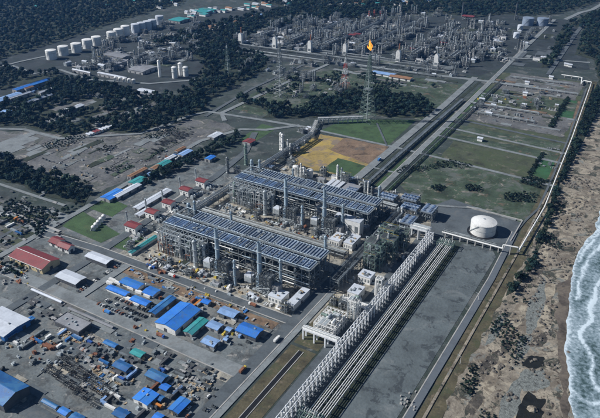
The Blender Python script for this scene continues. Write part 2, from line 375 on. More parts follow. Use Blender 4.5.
for a in [(500, 360, 8, 18, .5, 11), (484, 392, 8, 18, .5, 12), (545, 250, 6, 16, .4, 13), (560, 222, 9, 12, .5, 14), (516, 318, 7, 13, .4, 15), (575, 205, 9, 9, .6, 17)]: sheet('pale_sand', ragged(blob(*a), 3, 2.5, 5), 'pale_sand')
for a in [(490, 365, 7, 14, .5, 21), (535, 275, 6, 10, .4, 22), (507, 345, 5, 10, .4, 23), (552, 238, 5, 8, .4, 24), (474, 405, 6, 14, .4, 25), (560, 205, 7, 6, .5, 26), (540, 340, 7, 8, .2, 27)]: sheet('dark_rubble', ragged(blob(*a), 3, 2.5, 9), 'dark_rubble')
sheet('pale_sand', wpoly([(546, 284), (556, 284), (553, 305), (548, 332), (536, 334), (543, 310)]), 'pale_sand', 3)
sheet('wet_sand', wpoly([(557, 287), (574, 270), (572, 300), (567, 335), (568, 372), (572, 440), (562, 440), (560, 360), (556, 320)]), 'wet_sand', 5)
sheet('pond', blob(531, 412, 15, 18, .25, 6), 'pond_water')
sheet('pond', blob(534, 362, 12, 7, .1, 7), 'pond_water')
sea_px = [(640, 170), (612, 200), (600, 213), (591, 236), (577, 254), (571, 280), (569, 305), (564, 335), (567, 362), (568, 385), (574, 418), (580, 450)]
sp = [Vector(P(*p)) for p in sea_px]
def crestd(q, pts):
    best = 1e9
    for a, b in zip(pts, pts[1:]):
        ab = b-a; t = max(0, min(1, (q-a).dot(ab)/ab.length_squared)); best = min(best, (q-a-ab*t).length)
    return best
lines = [[Vector(P(*p)) for p in L] for L in ([(606, 278), (593, 295), (588, 315), (586, 330), (588, 350), (590, 372), (600, 390)], [(605, 242), (592, 256), (584, 268), (579, 285), (578, 300)], [(603, 222), (596, 236), (586, 250), (580, 262)], [(570, 385), (580, 400), (590, 404), (606, 402)])]
mb = MB(); sg = []; cols = []
def shore_x(y):
    for a, b in zip(sp, sp[1:]):
        if min(a.y, b.y) <= y <= max(a.y, b.y): return a.x+(b.x-a.x)*(y-a.y)/(b.y-a.y)
    return sp[0].x if y > sp[0].y else sp[-1].x
NX, ST = 46, 2.6; ys = [250+k*ST for k in range(int(820/ST))]
for y in ys:
    x0 = shore_x(y)+noise.noise((3, y*.03, 1))*5+noise.noise((3, y*.12, 4))*1.8
    for i in range(NX):
        x = x0+i*ST if i < NX-1 else 4000; q = Vector((x, y)); wob = noise.noise((x*.03, y*.03, 7))*7
        d = x-x0; f = .6*math.exp(-(d/3)**2)
        for k, L in enumerate(lines):
            if i == NX-1: continue
            dd = crestd(q+Vector((wob, wob*.5)), L); f = max(f, (.95, .8, .7, .6)[k]*math.exp(-(dd/(1.6+1.5*abs(noise.noise((x*.05, y*.05, 3)))))**2))
        cols.append(f); mb.v.append((x, y, .84+min(1, d/20)*.06+f*.35+.12*noise.noise((x*.08, y*.08, 0))*min(1, d/6)))
for k in range(len(ys)-1):
    for i in range(NX-1): b = k*NX+i; mb.f.append((b, b+1, b+NX+1, b+NX))
mb.sm = True; o = struct(mb.build('sea', 'water')); at = o.data.attributes.new('foam', 'FLOAT', 'POINT'); at.data.foreach_set('value', cols)
# roads
road('road', [(-279, 150), (-279, 800)], 13, 'asphalt', 'r')
road('drain_strip', [(-268, 150), (-268, 528)], 6, 'pale_road')
road('road', [(-652, 452), (-560, 459), (-284, 459)], 11, 'asphalt', 'lr')
road('road', [(-660, 372), (-560, 373), (-284, 370)], 16, 'pale_road', 'r')
road('road', [(-548, 120), (-550, 300), (-549, 452), (-552, 470), (-556, 560), (-560, 700), (-575, 800), (-610, 880)], 11, 'asphalt')
road('road', [(-502, 374), (-502, 452)], 10, 'pale_road')
road('road', [(-656, 100), (-648, 380), (-653, 522), (-664, 700), (-668, 800), (-640, 880), (-600, 900), (-560, 950)], 9, 'pale_road')
road('road', [(-690, 100), (-682, 380), (-690, 470)], 5, 'asphalt')
road('road', [(-374, 800), (-373, 1180), (-377, 1400)], 13, 'pale_road')
road('road', [(-328, 760), (-333, 1100), (-341, 1520), (-350, 2100)], 9, 'pale_road', 'l')
road('path', [(-516, 945), (-354, 942), (-112, 925)], 6, 'pale_road')
road('path', [(-330, 1030), (-118, 1015)], 6, 'pale_road')
road('path', [(-330, 1075), (-122, 1058)], 6, 'pale_road')
road('path', [(-330, 1125), (-130, 1105)], 6, 'asphalt')
road('path', [(-372, 850), (-330, 850)], 4, 'pale_road')
road('path', [(-385, 940), (-445, 1030)], 3, 'asphalt')
road('road', [(-1010, 1310), (-800, 1330), (-376, 1380), (-330, 1385)], 12, 'pale_road')
road('road', [(-1010, 1405), (-700, 1418), (-440, 1440)], 10, 'pale_road')
road('road', [(-690, 900), (-720, 930), (-715, 1150), (-705, 1330)], 9, 'pale_road')
road('road', [(-735, 900), (-755, 1080), (-752, 1300)], 7, 'asphalt')
road('road', [(-127, 150), (-126, 400), (-124, 640), (-128, 760)], 6.5, 'blue_asphalt', 'l')
road('path', [(-128, 756), (-124, 800), (-117, 842), (-122, 960), (-131, 1127), (-152, 1440)], 3, 'asphalt')
road('path', [(-116, 150), (-113, 700), (-116, 900)], 2.5, 'sand')
road('path', [(-250, 775), (-190, 800), (-135, 793)], 5, 'pale_road')
road('road', [P(-40, 128), P(25, 130), P(60, 139), P(90, 137), P(140, 134), P(190, 116), P(208, 112), P(260, 120), P(320, 130)], 8, 'pale_road')
road('road', [P(-20, 72), P(20, 62), P(48, 56), P(100, 42), P(165, 22), P(300, -4)], 8, 'pale_road')
road('road', [P(12, 66), P(35, 74), P(60, 70), P(90, 80), P(150, 84), P(200, 80)], 8, 'pale_road')
road('road', [P(565, 20), P(580, 13), P(592, 10), P(610, 0), P(640, -8)], 14, 'pale_road')
road('road', [P(500, 58), P(550, 60), P(590, 63)], 8, 'pale_road')
road('road', [P(548, 75), P(575, 35), P(585, 22)], 10, 'asphalt')
road('road', [P(-10, 205), P(30, 222), P(55, 232)], 6, 'pale_road')
road('path', [P(10, 212), P(60, 232)], 4, 'concrete')
road('path', [P(-5, 183), P(40, 198), P(65, 206)], 5, 'pale_road')
# drainage trench with kerbs in the brown verge
struct(MB().box(-250.5, -246.5, 250, 424, .22, .3).build('trench', 'black'))
for x in (-251.3, -246): struct(MB().box(x, x+.7, 250, 424, .1, .6).build('kerb', 'concrete'))

# ------------------------------------------------------------------ trees
def crown_mesh(seed, r, h, n, mi):
    rnd = random.Random(seed); mb = MB()
    lobes = [(rnd.uniform(-.5, .5)*r, rnd.uniform(-.5, .5)*r, h*rnd.uniform(.5, .85), r*rnd.uniform(.4, .65)) for _ in range(6)]+[(0, 0, h*.75, r*.6)]
    for i in range(n):
        lx, ly, lz, lr = lobes[i % len(lobes)]
        d = Vector((rnd.gauss(0, 1), rnd.gauss(0, 1), rnd.gauss(0, .8))).normalized()*lr*rnd.uniform(.55, 1.08)
        p = Vector((lx, ly, lz))+d; p.z = max(p.z, h*.25)
        nrm = (d.normalized()+Vector((rnd.gauss(0, .5), rnd.gauss(0, .5), rnd.uniform(0, .8)))).normalized()
        a = nrm.orthogonal().normalized(); a = Matrix.Rotation(rnd.uniform(0, 6.28), 3, nrm) @ a; c = nrm.cross(a); s = rnd.uniform(.5, 1.05)*r*.2
        b = len(mb.v)
        for (u, w, k) in ((-1, -.7, 0), (.2, -.9, .25), (1, .1, 0), (.3, .9, .2), (-.8, .6, -.1)): mb.v.append(tuple(p+a*u*s+c*w*s+nrm*k*s))
        mb.f.append((b, b+1, b+2, b+3, b+4))
    return mb.me('crown', 'leaf_%d' % mi)
def trunk_mesh(seed, h):
    rnd = random.Random(seed); mb = MB(); mb.tube((0, 0, -.5), (0, 0, h*.45), h*.028, 6, h*.018)
    for k in range(4):
        t = rnd.uniform(0, 6.28); mb.tube((0, 0, h*rnd.uniform(.28, .42)), (math.cos(t)*h*.2, math.sin(t)*h*.2, h*rnd.uniform(.55, .75)), h*.014, 5, h*.006)
    return mb.me('trunk', 'bark')
TREES = [(trunk_mesh(i, h), crown_mesh(i, r, h, n, i % 3)) for i, (r, h, n) in enumerate([(5, 11, 210), (4.2, 9, 180), (5.8, 13, 240), (3.4, 10, 170), (4.8, 8, 190)])]
def inside(p, poly):
    x, y = p; c = False; j = len(poly)-1
    for i in range(len(poly)):
        (xi, yi), (xj, yj) = poly[i], poly[j]
        if (yi > y) != (yj > y) and x < (xj-xi)*(y-yi)/(yj-yi)+xi: c = not c
        j = i
    return c
def plant_tree(x, y, label, group, sc=1.0, k=None):
    k = random.randrange(len(TREES)) if k is None else k
    t = thing('tree', label, 'tree', (x, y, 0.05), group, rr(0, 6.28), sc*rr(.8, 1.2))
    link('trunk', TREES[k][0], t); link('crown', TREES[k][1], t)
# far woods: tree shapes scattered through each wood as one mass
tc = bpy.data.collections.new('wood_trees')
for i, (tm, cm) in enumerate(TREES):
    me = bpy.data.meshes.new('wood_tree'); bmv = [tuple(v.co) for v in cm.vertices]; b = len(bmv)
    me.from_pydata(bmv+[tuple(v.co) for v in tm.vertices], [], [tuple(p.vertices) for p in cm.polygons]+[tuple(q+b for q in p.vertices) for p in tm.polygons])
    me.materials.append(cm.materials[0]); me.materials.append(MATS['bark'])
    nc = len(cm.polygons)
    for p in me.polygons: p.material_index = 0 if p.index < nc else 1
    tc.objects.link(bpy.data.objects.new('wood_tree', me))
ng = bpy.data.node_groups.new('scatter_trees', 'GeometryNodeTree'); ng.is_modifier = True
ng.interface.new_socket('Geometry', in_out='INPUT', socket_type='NodeSocketGeometry'); ng.interface.new_socket('Geometry', in_out='OUTPUT', socket_type='NodeSocketGeometry')
N = ng.nodes; gi = N.new('NodeGroupInput'); go = N.new('NodeGroupOutput'); ci = N.new('GeometryNodeCollectionInfo'); ci.inputs[0].default_value = tc
ci.inputs['Separate Children'].default_value = True; ci.inputs['Reset Children'].default_value = True
ip = N.new('GeometryNodeInstanceOnPoints'); ip.inputs['Pick Instance'].default_value = True
rv = N.new('FunctionNodeRandomValue'); rv.data_type = 'FLOAT'; rv.inputs[2].default_value = 0; rv.inputs[3].default_value = 6.28
cx = N.new('ShaderNodeCombineXYZ'); ng.links.new(rv.outputs[1], cx.inputs[2]); ng.links.new(cx.outputs[0], ip.inputs['Rotation'])
rs = N.new('FunctionNodeRandomValue'); rs.data_type = 'FLOAT'; rs.inputs[2].default_value = .55; rs.inputs[3].default_value = 1.5; rs.inputs['Seed'].default_value = 3
ng.links.new(rs.outputs[1], ip.inputs['Scale'])
ng.links.new(gi.outputs[0], ip.inputs['Points']); ng.links.new(ci.outputs[0], ip.inputs['Instance']); ng.links.new(ip.outputs[0], go.inputs[0])
CLEAR = []                                            # (x, y, r) spots kept free of trees
def wood(label, pts, step, floor=True, thin=0.0, size=1.0):
    pts = ragged(pts, 15, 7*min(1, size), len(label))
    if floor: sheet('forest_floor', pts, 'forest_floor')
    xs = [p[0] for p in pts]; ys = [p[1] for p in pts]; v = []
    y = min(ys)
    while y < max(ys):
        x = min(xs)
        while x < max(xs):
            q = (x+rr(-.45, .45)*step, y+rr(-.45, .45)*step)
            if inside(q, pts) and noise.noise((q[0]*.018, q[1]*.018, 1)) > -.75+thin and not any((q[0]-a)**2+(q[1]-b)**2 < r*r for a, b, r in CLEAR): v.append((q[0]/size, q[1]/size, .05))
            x += step
        y += step
    me = bpy.data.meshes.new('wood'); me.from_pydata(v, [], [])
    o = tag(link('wood', me), label, 'wood', kind='stuff'); md = o.modifiers.new('scatter', 'NODES'); md.node_group = ng; o.scale = (size, size, size)
    return o
for tx, ty in [(52, 59), (64, 55), (77, 52), (88, 48), (97, 45), (112, 40), (119, 37), (126, 35), (136, 33), (142, 31), (148, 29), (153, 28), (160, 24)]:
    a = P(tx, ty); CLEAR.append((*a, 32))
CLEAR += [(*P(x, y), r) for x, y, r in [(5, 97, 34), (30, 84, 34), (20, 96, 30), (30, 97, 32), (38, 80, 24), (70, 108, 26), (85, 108, 22), (50, 112, 18), (98, 104, 18), (118, 100, 14), (145, 93, 22), (100, 130, 16)]]
CLEAR += [(*P(45+t*42, 119-t*18), 15) for t in (0, .2, .4, .6, .8, 1)]+[(*P(78+t*74, 124-t*17), 14) for t in (0, .12, .24, .36, .5, .62, .75, .87, 1)]
CLEAR += [(-590, 1187, 22), (-465, 1027, 26), (-866, 1152, 25), (-676, 1068, 25)]
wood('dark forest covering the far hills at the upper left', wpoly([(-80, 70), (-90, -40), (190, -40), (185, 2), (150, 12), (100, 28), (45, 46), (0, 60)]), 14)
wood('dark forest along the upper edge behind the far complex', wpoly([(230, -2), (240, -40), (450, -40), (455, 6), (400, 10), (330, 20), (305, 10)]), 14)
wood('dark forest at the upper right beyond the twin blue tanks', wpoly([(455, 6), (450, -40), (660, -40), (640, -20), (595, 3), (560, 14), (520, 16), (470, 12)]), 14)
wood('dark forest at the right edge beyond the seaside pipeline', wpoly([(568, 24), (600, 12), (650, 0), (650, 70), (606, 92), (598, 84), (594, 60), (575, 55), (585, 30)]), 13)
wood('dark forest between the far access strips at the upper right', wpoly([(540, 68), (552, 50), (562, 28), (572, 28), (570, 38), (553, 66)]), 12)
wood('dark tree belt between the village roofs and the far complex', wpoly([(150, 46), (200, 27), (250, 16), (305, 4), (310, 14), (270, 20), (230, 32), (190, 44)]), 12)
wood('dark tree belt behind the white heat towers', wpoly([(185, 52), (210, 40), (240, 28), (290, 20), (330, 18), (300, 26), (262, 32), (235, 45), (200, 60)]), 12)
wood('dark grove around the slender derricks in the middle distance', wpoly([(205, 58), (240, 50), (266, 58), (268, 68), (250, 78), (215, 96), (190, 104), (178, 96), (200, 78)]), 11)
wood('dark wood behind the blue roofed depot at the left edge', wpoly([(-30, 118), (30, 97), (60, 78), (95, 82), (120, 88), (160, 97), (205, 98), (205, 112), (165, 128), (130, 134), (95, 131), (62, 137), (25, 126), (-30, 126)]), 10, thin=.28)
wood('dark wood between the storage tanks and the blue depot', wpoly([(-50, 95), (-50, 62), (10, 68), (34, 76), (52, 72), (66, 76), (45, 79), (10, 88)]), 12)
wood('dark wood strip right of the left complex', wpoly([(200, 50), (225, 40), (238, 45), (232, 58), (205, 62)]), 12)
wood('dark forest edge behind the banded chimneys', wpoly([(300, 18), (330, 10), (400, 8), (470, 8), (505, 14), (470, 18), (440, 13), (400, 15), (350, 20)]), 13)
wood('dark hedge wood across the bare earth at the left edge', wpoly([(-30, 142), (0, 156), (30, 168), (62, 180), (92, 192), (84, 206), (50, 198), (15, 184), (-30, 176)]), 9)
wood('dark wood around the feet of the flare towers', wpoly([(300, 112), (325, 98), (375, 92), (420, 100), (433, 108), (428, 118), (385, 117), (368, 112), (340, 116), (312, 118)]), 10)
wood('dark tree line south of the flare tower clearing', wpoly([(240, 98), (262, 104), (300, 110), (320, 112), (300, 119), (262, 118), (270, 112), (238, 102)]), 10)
wood('dark seaside scrub beside the white pipeline', wpoly([(520, 275), (530, 258), (545, 222), (552, 196), (570, 150), (586, 108), (597, 86), (604, 98), (586, 136), (569, 168), (557, 196), (551, 218), (540, 250), (532, 272), (515, 290), (505, 296)]), 5, thin=.3, size=.62)
wood('dark scrub on the beach below the pipeline loop', wpoly([(505, 300), (512, 290), (530, 282), (520, 295), (505, 315), (490, 345), (478, 372), (470, 400), (462, 418), (455, 418), (470, 380), (485, 340)]), 3.2, floor=False, thin=.85, size=.22)
wood('scattered shrubs on the rough field left of the white tank', wpoly([(420, 180), (440, 170), (520, 188), (535, 205), (505, 225), (470, 205), (420, 195)]), 4, floor=False, thin=.95, size=.3)
# single trees that can be told apart: the belt behind the strip workshops, hedge along the left road
for i in range(110):
    t = i/109; x, y = P(146+t*92+rr(-2, 2), 183-t*44+rr(-4, 4)); plant_tree(x, y, 'dark broadleaf tree in the belt between strip workshops and red roofed houses', 'belt trees behind the red roofed houses', .85)
for i in range(40):
    y = 215+i*8.0; plant_tree(-668-rr(-3, 3), y+rr(-2, 2), 'small dark tree in the hedge along the left road by the red warehouse', 'hedge trees along the left road', .6)
for i in range(26):
    x, y = P(2+rr(-6, 24), 270+rr(-8, 6)); plant_tree(x, y, 'shrubby tree left of the cream walled red warehouse', 'shrubs left of the red warehouse', .55)

# ------------------------------------------------------------------ sheds and buildings
LBL = {}
def quad(L, B, Rt, z):
    l = P(*L, z); b = P(*B, z); r = P(*Rt, z)
    x0 = l[0]; x1 = (b[0]+r[0])/2; y0 = (l[1]+b[1])/2; y1 = r[1]
    return x0, x1, y0, y1
def shed(name, label, cat, q, z, roof, wall, axis='x', rh=2.2, group=None, doors=True, ov=.8, vents=0, trim=None, base=.05, windows=0):
    trim = trim or roof; x0, x1, y0, y1 = q; w, d = x1-x0, y1-y0; t = thing(name, label, cat, ((x0+x1)/2, (y0+y1)/2, base), group)
    X, Y = w/2-ov, d/2-ov
    m = MB().box(-X, X, -Y, Y, 0, z-.05)
    if rh > .3:
        b = len(m.v)
        if axis == 'x': m.v += [(-X,-Y,z-.05),(-X,Y,z-.05),(-X,0,z-.05+rh*.97),(X,-Y,z-.05),(X,Y,z-.05),(X,0,z-.05+rh*.97)]
        else: m.v += [(-X,-Y,z-.05),(X,-Y,z-.05),(0,-Y,z-.05+rh*.97),(-X,Y,z-.05),(X,Y,z-.05),(0,Y,z-.05+rh*.97)]
        m.f += [(b,b+1,b+2),(b+3,b+5,b+4)]
    m.build('wall', wall, t)
    r = MB(); hx, hy = w/2, d/2; th = .25
    if rh > .3:
        if axis == 'x': sec = [(-hy, z-rh*.05), (0, z+rh), (hy, z-rh*.05), (hy, z-rh*.05+th), (0, z+rh+th), (-hy, z-rh*.05+th)]; pts = lambda a, s: (s*hx, a[0], a[1])
        else: sec = [(-hx, z-rh*.05), (0, z+rh), (hx, z-rh*.05), (hx, z-rh*.05+th), (0, z+rh+th), (-hx, z-rh*.05+th)]; pts = lambda a, s: (a[0], s*hy, a[1])
        r.v = [pts(a, -1) for a in sec]+[pts(a, 1) for a in sec]
        r.f = [(i, (i+1) % 6, (i+1) % 6+6, i+6) for i in range(6)]+[(0, 5, 4, 1), (1, 4, 3, 2), (6, 7, 10, 11), (7, 8, 9, 10)]
    else: r.box(-hx, hx, -hy, hy, z, z+.35)
    ro = r.build('roof', roof, t)
    if rh > .3:
        if axis == 'x': MB().box(-hx-.05, hx+.05, -.35, .35, z+rh+th-.06, z+rh+th+.14).build('ridge_cap', trim, ro)
        else: MB().box(-.35, .35, -hy-.05, hy+.05, z+rh+th-.06, z+rh+th+.14).build('ridge_cap', trim, ro)
        if axis == 'x': MB().box(-hx-.06, hx+.06, -hy-.35, -hy-.01, z-rh*.05-.35, z-rh*.05+.3).build('gutter', trim, ro)
        else: MB().box(hx+.01, hx+.35, -hy-.06, hy+.06, z-rh*.05-.35, z-rh*.05+.3).build('gutter', trim, ro)
    else:
        pp = MB(); pp.box(-hx, hx, -hy-.02, -hy+.4, z+.36, z+.9); pp.box(hx-.4, hx+.02, -hy+.41, hy, z+.36, z+.9); pp.box(-hx-.02, -hx+.4, -hy+.41, hy, z+.36, z+.9); pp.box(-hx+.41, hx-.41, hy-.4, hy+.02, z+.36, z+.9); pp.build('parapet', wall, ro)
    for k in range(vents):
        vx, vy = rr(-.35, .35)*w, rr(-.3, .3)*d
        MB().cb(vx, vy, z, rr(1.2, 2.6), rr(1.2, 2.6), rh*(1-abs(vy)/hy if axis == 'x' else 1-abs(vx)/hx)+rr(.9, 1.5)).build('roof_vent', 'pale_steel', ro)
    if doors:
        k = max(1, int(w/14))
        for i in range(k):
            xx = -X+(i+.5)*2*X/k; MB().box(xx-2, xx+2, -Y-.12, -Y-.01, 0, min(4.2, z*.8)).build('door', 'dark_wall', t)
        k = max(1, int(d/16))
        for i in range(k):
            yy = -Y+(i+.5)*2*Y/k; MB().box(X+.01, X+.12, yy-2, yy+2, 0, min(4.2, z*.8)).build('door', 'dark_wall', t)
    for i in range(windows):
        xx = -X+(i+.5)*2*X/windows; MB().box(xx-.9, xx+.9, -Y-.1, -Y-.01, z*.5, z*.5+1.5).build('window', 'glass', t)
    return t
Q = quad
shed('warehouse', 'large red gabled warehouse with cream front wall at the left', 'warehouse', Q((10, 255), (42, 272), (58, 258), 7), 7, 'red_roof', 'cream', 'x', 4, windows=9, trim='white_paint')
shed('office_building', 'small red roofed white building, left half of the pair behind the red warehouse', 'building', Q((48, 241), (57, 245), (65, 239), 6), 6, 'red_roof', 'white_paint', 'x', 2.5, windows=5)
shed('office_building', 'red roofed white building, right half of the pair behind the red warehouse', 'building', Q((57, 245), (67.5, 250.5), (75, 245.5), 6.5), 6.5, 'red_roof', 'white_paint', 'x', 3, windows=6)
shed('storage_shed', 'pale roofed shed beside the right end of the red warehouse', 'shed', Q((56, 275), (75, 286), (86, 277), 6), 6, 'pale_roof', 'dark_wall', 'x', 1.2)
shed('storage_shed', 'pale roofed shed behind its twin, across a small yard', 'shed', Q((86, 255), (105, 265.5), (114, 259), 6), 6, 'pale_roof', 'dark_wall', 'x', 1.2)
for L, B, T, lab in [((107, 287), (123, 297), (131, 292.5), 'bright blue site cabin, front left of the block of four'), ((120, 281), (136, 290), (145, 284), 'bright blue site cabin, rear left of the block of four'),
                     ((131, 298), (143, 307), (153, 302), 'bright blue site cabin, front right of the block of four'), ((143, 291), (152, 297), (161, 290), 'bright blue site cabin, rear right of the block of four')]:
    shed('site_cabin', lab, 'cabin', Q(L, B, T, 4), 4, 'blue_roof', 'white_paint', 'x', .9, 'block of blue site cabins', doors=False, windows=6)
for i, (x, y) in enumerate([(112.5, 281), (118, 284), (131, 289), (139, 293), (147.5, 297), (129, 300), (137, 305), (110, 284)]):
    X, Y = P(x, y)
    m = MB().cb(0, 0, 0, 9, 3, 2.9); o = m.build('container', 'white_paint', None, (X, Y, .25)); tag(o, 'white container office between the bright blue site cabins', 'container', 'white container offices among the blue cabins')
shed('open_shed', 'long narrow blue shed left of the biggest bright blue shed', 'shed', Q((148, 311.5), (154.5, 314.5), (177, 298), 5), 5, 'deep_blue_roof', 'dark_wall', 'y', 1.2)
shed('workshop', 'biggest bright blue workshop with white gable edge in the yard', 'workshop', Q((155, 321.5), (175, 332), (200, 309), 7), 7, 'blue_roof', 'white_paint', 'y', 2.6)
shed('shed', 'teal green shed right of the biggest bright blue workshop', 'shed', Q((184, 330), (191, 336.5), (208, 320), 5), 5, 'teal_roof', 'grey_wall', 'y', 1.2)
shed('shed', 'light blue shed with teal end nearest the front train', 'shed', Q((218, 311), (232, 319), (241, 312), 5), 5, 'light_blue_roof', 'dark_wall', 'x', 1.2)
shed('shed', 'light blue shed touching the teal green shed', 'shed', Q((206, 325), (217, 331), (224, 324.5), 5), 5, 'light_blue_roof', 'grey_wall', 'x', 1)
shed('shed', 'pale blue shed closest to the yard road corner', 'shed', Q((201, 341), (212, 347.5), (222, 341), 5), 5, 'light_blue_roof', 'grey_wall', 'x', 1, vents=2)
shed('shed', 'tiny light blue shed left of the royal blue gabled shed', 'shed', Q((225, 329), (229, 332), (234, 328.5), 4), 4, 'light_blue_roof', 'grey_wall', 'x', .6, doors=False)
shed('shed', 'tiny light blue hut in front of the royal blue gabled shed', 'shed', Q((223, 339), (226, 341), (229, 339), 3.5), 3.5, 'light_blue_roof', 'grey_wall', 'x', .5, doors=False)
shed('workshop', 'royal blue gabled workshop beside the main plant road', 'workshop', Q((236, 329), (253, 338.5), (266, 330), 6), 6, 'blue_roof', 'dark_wall', 'x', 1.8, vents=1)
shed('shed', 'small blue shed between the long blue shed and the plant road', 'shed', Q((201, 301), (207, 305), (212, 301), 4), 4, 'blue_roof', 'grey_wall', 'x', .6, doors=False)
shed('warehouse', 'white and blue roofed warehouse at the left edge', 'warehouse', Q((-26, 323), (5, 337), (30, 319), 7), 7, 'pale_roof', 'deep_blue_roof', 'x', 1.4, vents=2)
shed('lean_to', 'blue lean-to along the right side of the white warehouse at left edge', 'shed', Q((17, 325), (20, 327), (36, 318), 4), 4, 'deep_blue_roof', 'dark_wall', 'y', .5, doors=False)
shed('lean_to', 'blue lean-to at the front corner of the white warehouse at left edge', 'shed', Q((3, 335), (9, 338), (17, 331), 4), 4, 'deep_blue_roof', 'dark_wall', 'y', .5, doors=False)
shed('warehouse', 'big blue gabled warehouse with dark end at the bottom left corner', 'warehouse', Q((-62, 372), (5, 404), (30, 386), 9), 9, 'deep_blue_roof', 'dark_wall', 'x', 4)
shed('shed', 'narrow blue shed right of the bottom left blue warehouse', 'shed', Q((41, 401), (55, 409), (59.5, 406), 4), 4, 'deep_blue_roof', 'grey_wall', 'x', .8, doors=False)
shed('shed', 'bright blue shed second in the row at the bottom edge', 'shed', Q((57, 411), (65, 416), (72, 411), 4), 4, 'blue_roof', 'grey_wall', 'x', .8, doors=False)
shed('shed', 'blue shed at the bottom edge, right end of the short row', 'shed', Q((68, 418), (78, 424), (86, 417), 4), 4, 'deep_blue_roof', 'grey_wall', 'x', .8, doors=False)
shed('shed', 'teal blue shed alone on brown earth in the lower yard', 'shed', Q((112, 365), (125, 371.5), (134, 366), 5), 5, 'deep_blue_roof', 'dark_wall', 'x', 1.2)
shed('shed', 'green roofed shed behind the lone teal blue shed', 'shed', Q((130, 352), (139, 358), (147, 353), 4), 4, 'teal_roof', 'grey_wall', 'x', .8)
shed('shed', 'small dark blue shed behind the green roofed shed', 'shed', Q((103, 342), (114, 348), (119, 344.5), 4), 4, 'deep_blue_roof', 'grey_wall', 'x', .6)
shed('workshop', 'blue gabled workshop, rear one of the lower yard cluster', 'workshop', Q((145, 374), (158, 382), (172, 377), 5.5), 5.5, 'deep_blue_roof', 'dark_wall', 'x', 1.4)
shed('workshop', 'blue gabled workshop, front left of the lower yard cluster', 'workshop', Q((132, 398), (147, 406), (159, 394), 5.5), 5.5, 'blue_roof', 'white_paint', 'y', 1.2, vents=2)
shed('workshop', 'blue workshop, front right of the lower yard cluster by the road', 'workshop', Q((168, 408), (178, 415), (190, 400.5), 5), 5, 'blue_roof', 'dark_wall', 'y', 1)
shed('shed', 'small blue shed in the middle of the lower yard cluster', 'shed', Q((159, 387), (166, 391), (172, 386), 4), 4, 'blue_roof', 'dark_wall', 'x', .6, doors=False)
shed('shed', 'small blue canopy beside the orange container in the lower yard', 'shed', Q((155, 398), (160, 401), (166, 397), 4), 4, 'deep_blue_roof', 'dark_wall', 'x', .6, doors=False)
shed('shed', 'blue shed cut by the bottom edge of the lower yard', 'shed', Q((112, 413), (122, 419), (132, 413), 4), 4, 'deep_blue_roof', 'dark_wall', 'x', .7, doors=False)
shed('shed', 'blue canopy at the bottom edge below the front left workshop', 'shed', Q((152, 417), (158, 421), (166, 416), 4), 4, 'blue_roof', 'dark_wall', 'x', .7, doors=False)
shed('warehouse', 'long grey flat roofed warehouse in the left yard', 'warehouse', Q((54, 321), (78, 333.5), (92, 323), 6), 6, 'grey_roof', 'dark_wall', 'x', .2, vents=7)
shed('shed', 'teal roofed long shed beside the lawn and the front train', 'shed', Q((128, 252), (132, 254.5), (157, 236), 4), 4, 'teal_roof', 'white_paint', 'y', .9, doors=False)
HS = [(133, 224.5), (152, 211), (168.5, 201.5), (186, 188.5), (202, 180)]
ORD = ['first', 'second', 'third', 'fourth', 'fifth']
for i, (x, y) in enumerate(HS):
    X, Y = P(x, y, 10); k = 1.15 if i == 0 else 1
    shed('substation', ORD[i]+' of five red roofed white substations, counted from the front', 'substation', (X-8.5*k, X+8.5*k, Y-6*k, Y+6*k), 10, 'red_roof', 'white_paint', 'x', 1.6, 'row of red roofed substations', windows=3)
    st = thing('exhaust_stack', 'slim grey stack behind the %s red roofed substation' % ORD[i], 'stack', (X-17, Y+7, .1), 'slim stacks behind the substations')
    m = MB().lathe(0, 0, [(1.6, 0), (1.6, 1), (1.1, 1.2), (1.0, 20), (1.25, 20.1), (1.25, 21)], 10); m.build('shell', 'pale_steel', st)
    MB().cb(0, 2.6, 0, 4, 4, 6).build('base_unit', 'grey_wall', st); MB().lathe(0, 0, [(1.9, 14), (1.9, 14.3)], 10).build('platform', 'steel', st)
    for s in range(3):
        tr = thing('transformer', 'grey transformer in the bay beside the %s red roofed substation' % ORD[i], 'transformer', (X+15, Y-6+s*5, .1), 'transformers beside the substations')
        MB().cb(0, 0, 0, 5, 3, 3.6).build('tank', 'pale_steel', tr); MB().hvessel(0, 0, 4.6, .6, 3.5).build('conservator', 'pale_steel', tr)
        fn = MB()
        for q in range(6): fn.cb(3+.05, -1.2+q*.48, .4, .9, .2, 2.8)
        fn.build('radiator', 'steel', tr)
